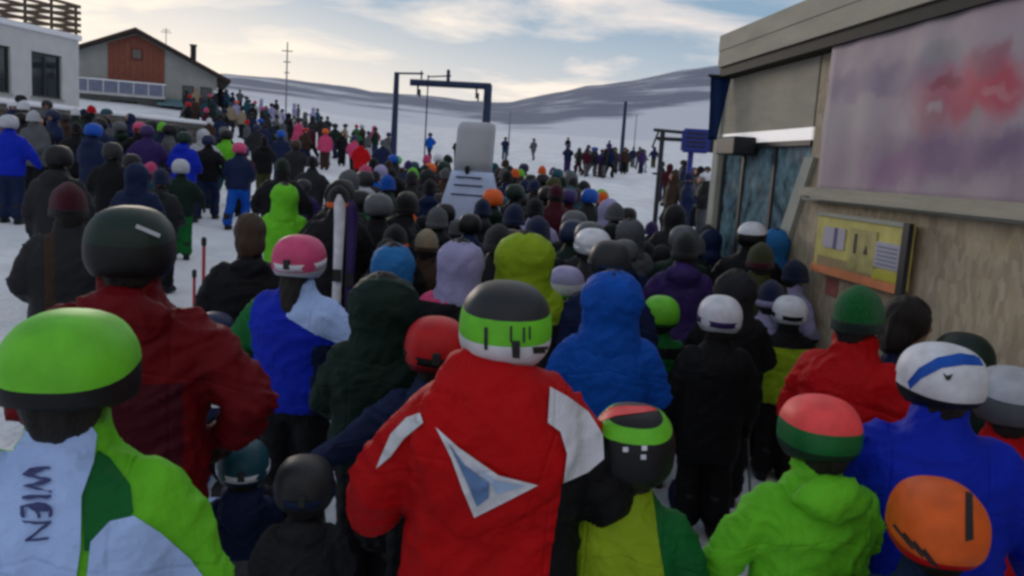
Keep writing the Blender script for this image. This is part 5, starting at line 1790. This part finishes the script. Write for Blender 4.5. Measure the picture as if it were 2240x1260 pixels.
# walkers on the left, as the photograph shows them: (px of the head, distance, height, jacket, head, head colour, trousers, yaw, walk, label)
WALK = [
    (22, 14.0, 1.78, 'royal blue', 'helmet', 'pale grey', 'navy', 10, 0, 'person in royal blue jacket and pale helmet by the dark plank wall'),
    (76, 16.5, 1.80, 'grey', 'beanie', 'pale grey', 'black', 170, 0, 'person in grey jacket facing the royal blue jacket by the plank wall'),
    (118, 18.5, 1.78, 'navy', 'helmet', 'navy', 'navy', 150, 0, 'person in navy jacket and navy helmet below the terrace ledge'),
    (205, 15.0, 1.80, 'navy', 'helmet', 'blue', 'charcoal', -15, 1, 'person striding in navy jacket with blue helmet below the terrace'),
    (168, 15.8, 1.74, 'black', 'beanie', 'black', 'black', 20, 1, 'person all in black beside the striding navy jacket'),
    (262, 18.5, 1.74, 'dark green', 'helmet', 'grey', 'black', 60, 0, 'person in dark green jacket before the stone part of the terrace wall'),
    (330, 13.6, 1.35, 'maroon', 'beanie', 'pink', 'black', 160, 0, 'child in pink hat and maroon jacket below the terrace'),
    (322, 17.5, 1.80, 'purple', 'helmet', 'purple', 'black', 30, 0, 'person in purple jacket and purple helmet behind the pink hat'),
    (402, 17.0, 1.80, 'royal blue', 'helmet', 'dark green', 'navy', -10, 1, 'person in royal blue jacket and dark green helmet on the left track'),
    (444, 19.5, 1.80, 'pale grey', 'hood', 'pale grey', 'navy', 10, 0, 'person in pale grey hooded jacket beside the left snow track'),
    (494, 20.5, 1.82, 'lime', 'helmet', 'black', 'teal', -20, 1, 'person in lime jacket and teal trousers walking up the slope'),
    (455, 18.0, 1.76, 'black', 'helmet', 'navy', 'navy', 0, 1, 'person in black jacket and navy helmet beside the pale grey hood'),
    (288, 12.6, 1.50, 'teal', 'helmet', 'black', 'black', 40, 0, 'child in teal jacket and black helmet behind the tall black helmet'),
    (395, 13.0, 1.50, 'dark green', 'helmet', 'pale grey', 'green', 20, 0, 'child in dark green jacket and pale grey helmet right of the tall black helmet'),
    (522, 17.2, 1.74, 'navy', 'helmet', 'pink', 'blue', 0, 1, 'person in navy jacket and pink helmet walking on the snow track'),
    (530, 19.0, 1.60, 'maroon', 'helmet', 'purple', 'black', 0, 0, 'person in maroon jacket and purple helmet ahead of the pink helmet'),
    (128, 8.6, 1.74, 'charcoal', 'helmet', 'black', 'navy', 10, 0, 'person in charcoal jacket and black helmet behind the maroon hat at left'),
    (246, 11.5, 1.72, 'black', 'helmet', 'charcoal', 'maroon', 15, 0, 'person in black jacket and maroon trousers behind the tall black helmet'),
    (352, 10.5, 1.50, 'charcoal', 'beanie', 'navy', 'black', -10, 0, 'child in charcoal jacket and navy hat beside the dark green jacket'),
    (300, 9.5, 1.62, 'navy', 'hood', 'navy', 'black', 5, 0, 'child in navy jacket with raised hood beyond the tall black helmet'),
    (488, 24.0, 1.74, 'black', 'helmet', 'grey', 'charcoal', 0, 1, 'person in black jacket and grey helmet above the walking pink helmet'),
    (560, 30.5, 1.74, 'charcoal', 'helmet', 'navy', 'black', 0, 0, 'person in charcoal jacket and navy helmet on the upper snow track'),
    (682, 16.0, 1.74, 'charcoal', 'beanie', 'black', 'navy', 0, 1, 'person in charcoal jacket and black hat beside the broad black jacket'),
    (664, 14.0, 1.40, 'purple', 'helmet', 'charcoal', 'purple', 0, 0, 'child in purple jacket and charcoal helmet beside the broad black jacket'),
    (612, 27.0, 1.78, 'navy', 'helmet', 'blue', 'navy', 0, 0, 'person in navy jacket and blue helmet on the slope below the antenna mast'),
    (576, 23.0, 1.70, 'black', 'beanie', 'black', 'olive', 30, 0, 'person in black jacket and olive trousers on the snow track'),
    (645, 22.0, 1.76, 'charcoal', 'helmet', 'brown', 'charcoal', 0, 1, 'person in charcoal jacket and brown helmet above the broad black jacket'),
    (787, 30.0, 1.76, 'red', 'beanie', 'black', 'brown', 0, 0, 'person in bright red jacket standing on the snow beyond the queue'),
    (772, 36.0, 1.70, 'pink', 'helmet', 'purple', 'black', 20, 1, 'person in pink jacket just beyond the bright red jacket'),
    (776, 42.0, 1.78, 'green', 'helmet', 'green', 'dark green', 0, 1, 'person in green jacket and green helmet left of the gantry'),
    (846, 44.0, 1.78, 'maroon', 'helmet', 'purple', 'black', 0, 1, 'person in maroon jacket at the foot of the gantry post'),
    (834, 32.0, 1.80, 'navy', 'beanie', 'grey', 'navy', 0, 0, 'person in navy jacket and grey hat below the gantry post'),
    (936, 56.0, 1.78, 'blue', 'helmet', 'navy', 'navy', 40, 1, 'skier in blue jacket alone on the open snow under the gantry'),
    (998, 50.0, 1.78, 'dark green', 'helmet', 'black', 'black', 0, 0, 'skier in dark green jacket just left of the grey booth'),
    (1100, 66.0, 1.78, 'navy', 'helmet', 'black', 'teal', 0, 1, 'skier in navy jacket and teal trousers right of the grey booth'),
    (1162, 70.0, 1.78, 'grey', 'helmet', 'grey', 'grey', 30, 1, 'skier all in grey alone on the open snow'),
    (1238, 52.0, 1.80, 'navy', 'helmet', 'purple', 'purple', 0, 0, 'skier in navy jacket and purple helmet left of the brown cluster'),
    (1236, 100.0, 1.75, 'black', 'helmet', 'black', 'black', 0, 0, 'tiny far skier all in black high on the snowfield'),
    (1326, 95.0, 1.75, 'purple', 'helmet', 'black', 'black', 0, 0, 'tiny far skier in purple jacket high on the snowfield'),
]
for (px, d, H, jc, hd, hcol, tr, yaw, walk, lab) in WALK:
    x, y = mp_px(px, d)
    zone = 'terrace' if px < 420 and d < 25 else 'mid' if px < 880 else 'field'
    USED.add(lab)
    mid_person(x, y, H, rnd, zone, jc, hd, hcol, tr, R(yaw), lab, float(walk), one=d > 30, kid=1.15 if H < 1.55 else 1.0)

# the packed queue, filled between the people placed above
taken = [(o.location.x, o.location.y, .42) for o in COL.objects if o.get('category') == 'person']
taken += [(*mp_px(1033, 12.0), .85)]
LIM = [(640, 8), (700, 9), (760, 12), (800, 16), (850, 22), (1000, 25), (1200, 22), (1300, 16), (1330, 13.5), (1400, 12), (1480, 11), (1575, 10.5)]
def lim(px):
    for (a, da), (b_, db) in zip(LIM, LIM[1:]):
        if a <= px <= b_: return da + (db - da) * (px - a) / (b_ - a)
    return 0
n = 0
tries = 0
while n < 150 and tries < 20000:
    tries += 1
    d = 6.4 + 18 * rnd.random() ** 1.25
    px = rnd.uniform(690, 1570)
    if d > lim(px) or (d < 7.5 and px < 800): continue
    x, y = mp_px(px, d)
    if any((x - a) ** 2 + (y - b_) ** 2 < (r_ + .14) ** 2 for a, b_, r_ in taken): continue
    taken.append((x, y, .36))
    near = pick('queue', ['black', 'charcoal', 'navy', 'dark green', 'black'], rnd, plain=True) if d < 10.5 else pick('queue', DARKS['queue'], rnd)
    mid_person(x, y, rnd.choice((1.62, 1.70, 1.74, 1.78, 1.80, 1.5, 1.4)), rnd, 'queue', *near[:4], label=near[4], yaw=R(rnd.uniform(-25, 25) if rnd.random() < .75 else rnd.uniform(-100, 100)), walk=0.0)
    n += 1

def scatter(zone, count, pxr, dr, mind=.55, power=1.0, one=True, yawr=180, shape=None):
    k = t_ = 0
    while k < count and t_ < 6000:
        t_ += 1
        d = dr[0] + (dr[1] - dr[0]) * rnd.random() ** power
        px = rnd.uniform(*pxr)
        if shape and not shape(px, d): continue
        x, y = mp_px(px, d)
        if any((x - a) ** 2 + (y - b_) ** 2 < mind ** 2 for a, b_, r_ in taken): continue
        taken.append((x, y, .4))
        mid_person(x, y, rnd.uniform(1.6, 1.84), rnd, zone, yaw=R(rnd.uniform(-yawr, yawr)), one=one)
        k += 1
scatter('slope', 85, (400, 700), (30, 74), .8, .8, shape=lambda px, d: d > 28 + (px - 400) * .07)
scatter('slope', 26, (415, 580), (52, 78), .9)
scatter('terrace', 26, (30, 440), (15.5, 26), .6, one=False, shape=lambda px, d: d > 14.5 + (px > 280) * 2)
scatter('mid', 30, (560, 860), (33, 56), 1.0, shape=lambda px, d: d < 60 - abs(px - 700) * .05 and not (700 < px < 760 and d < 36))
scatter('far', 20, (1250, 1345), (50, 58), .5)
scatter('far', 16, (1345, 1430), (55, 72), .55)
scatter('far', 16, (1445, 1552), (22, 38), .6, shape=lambda px, d: d > 22)
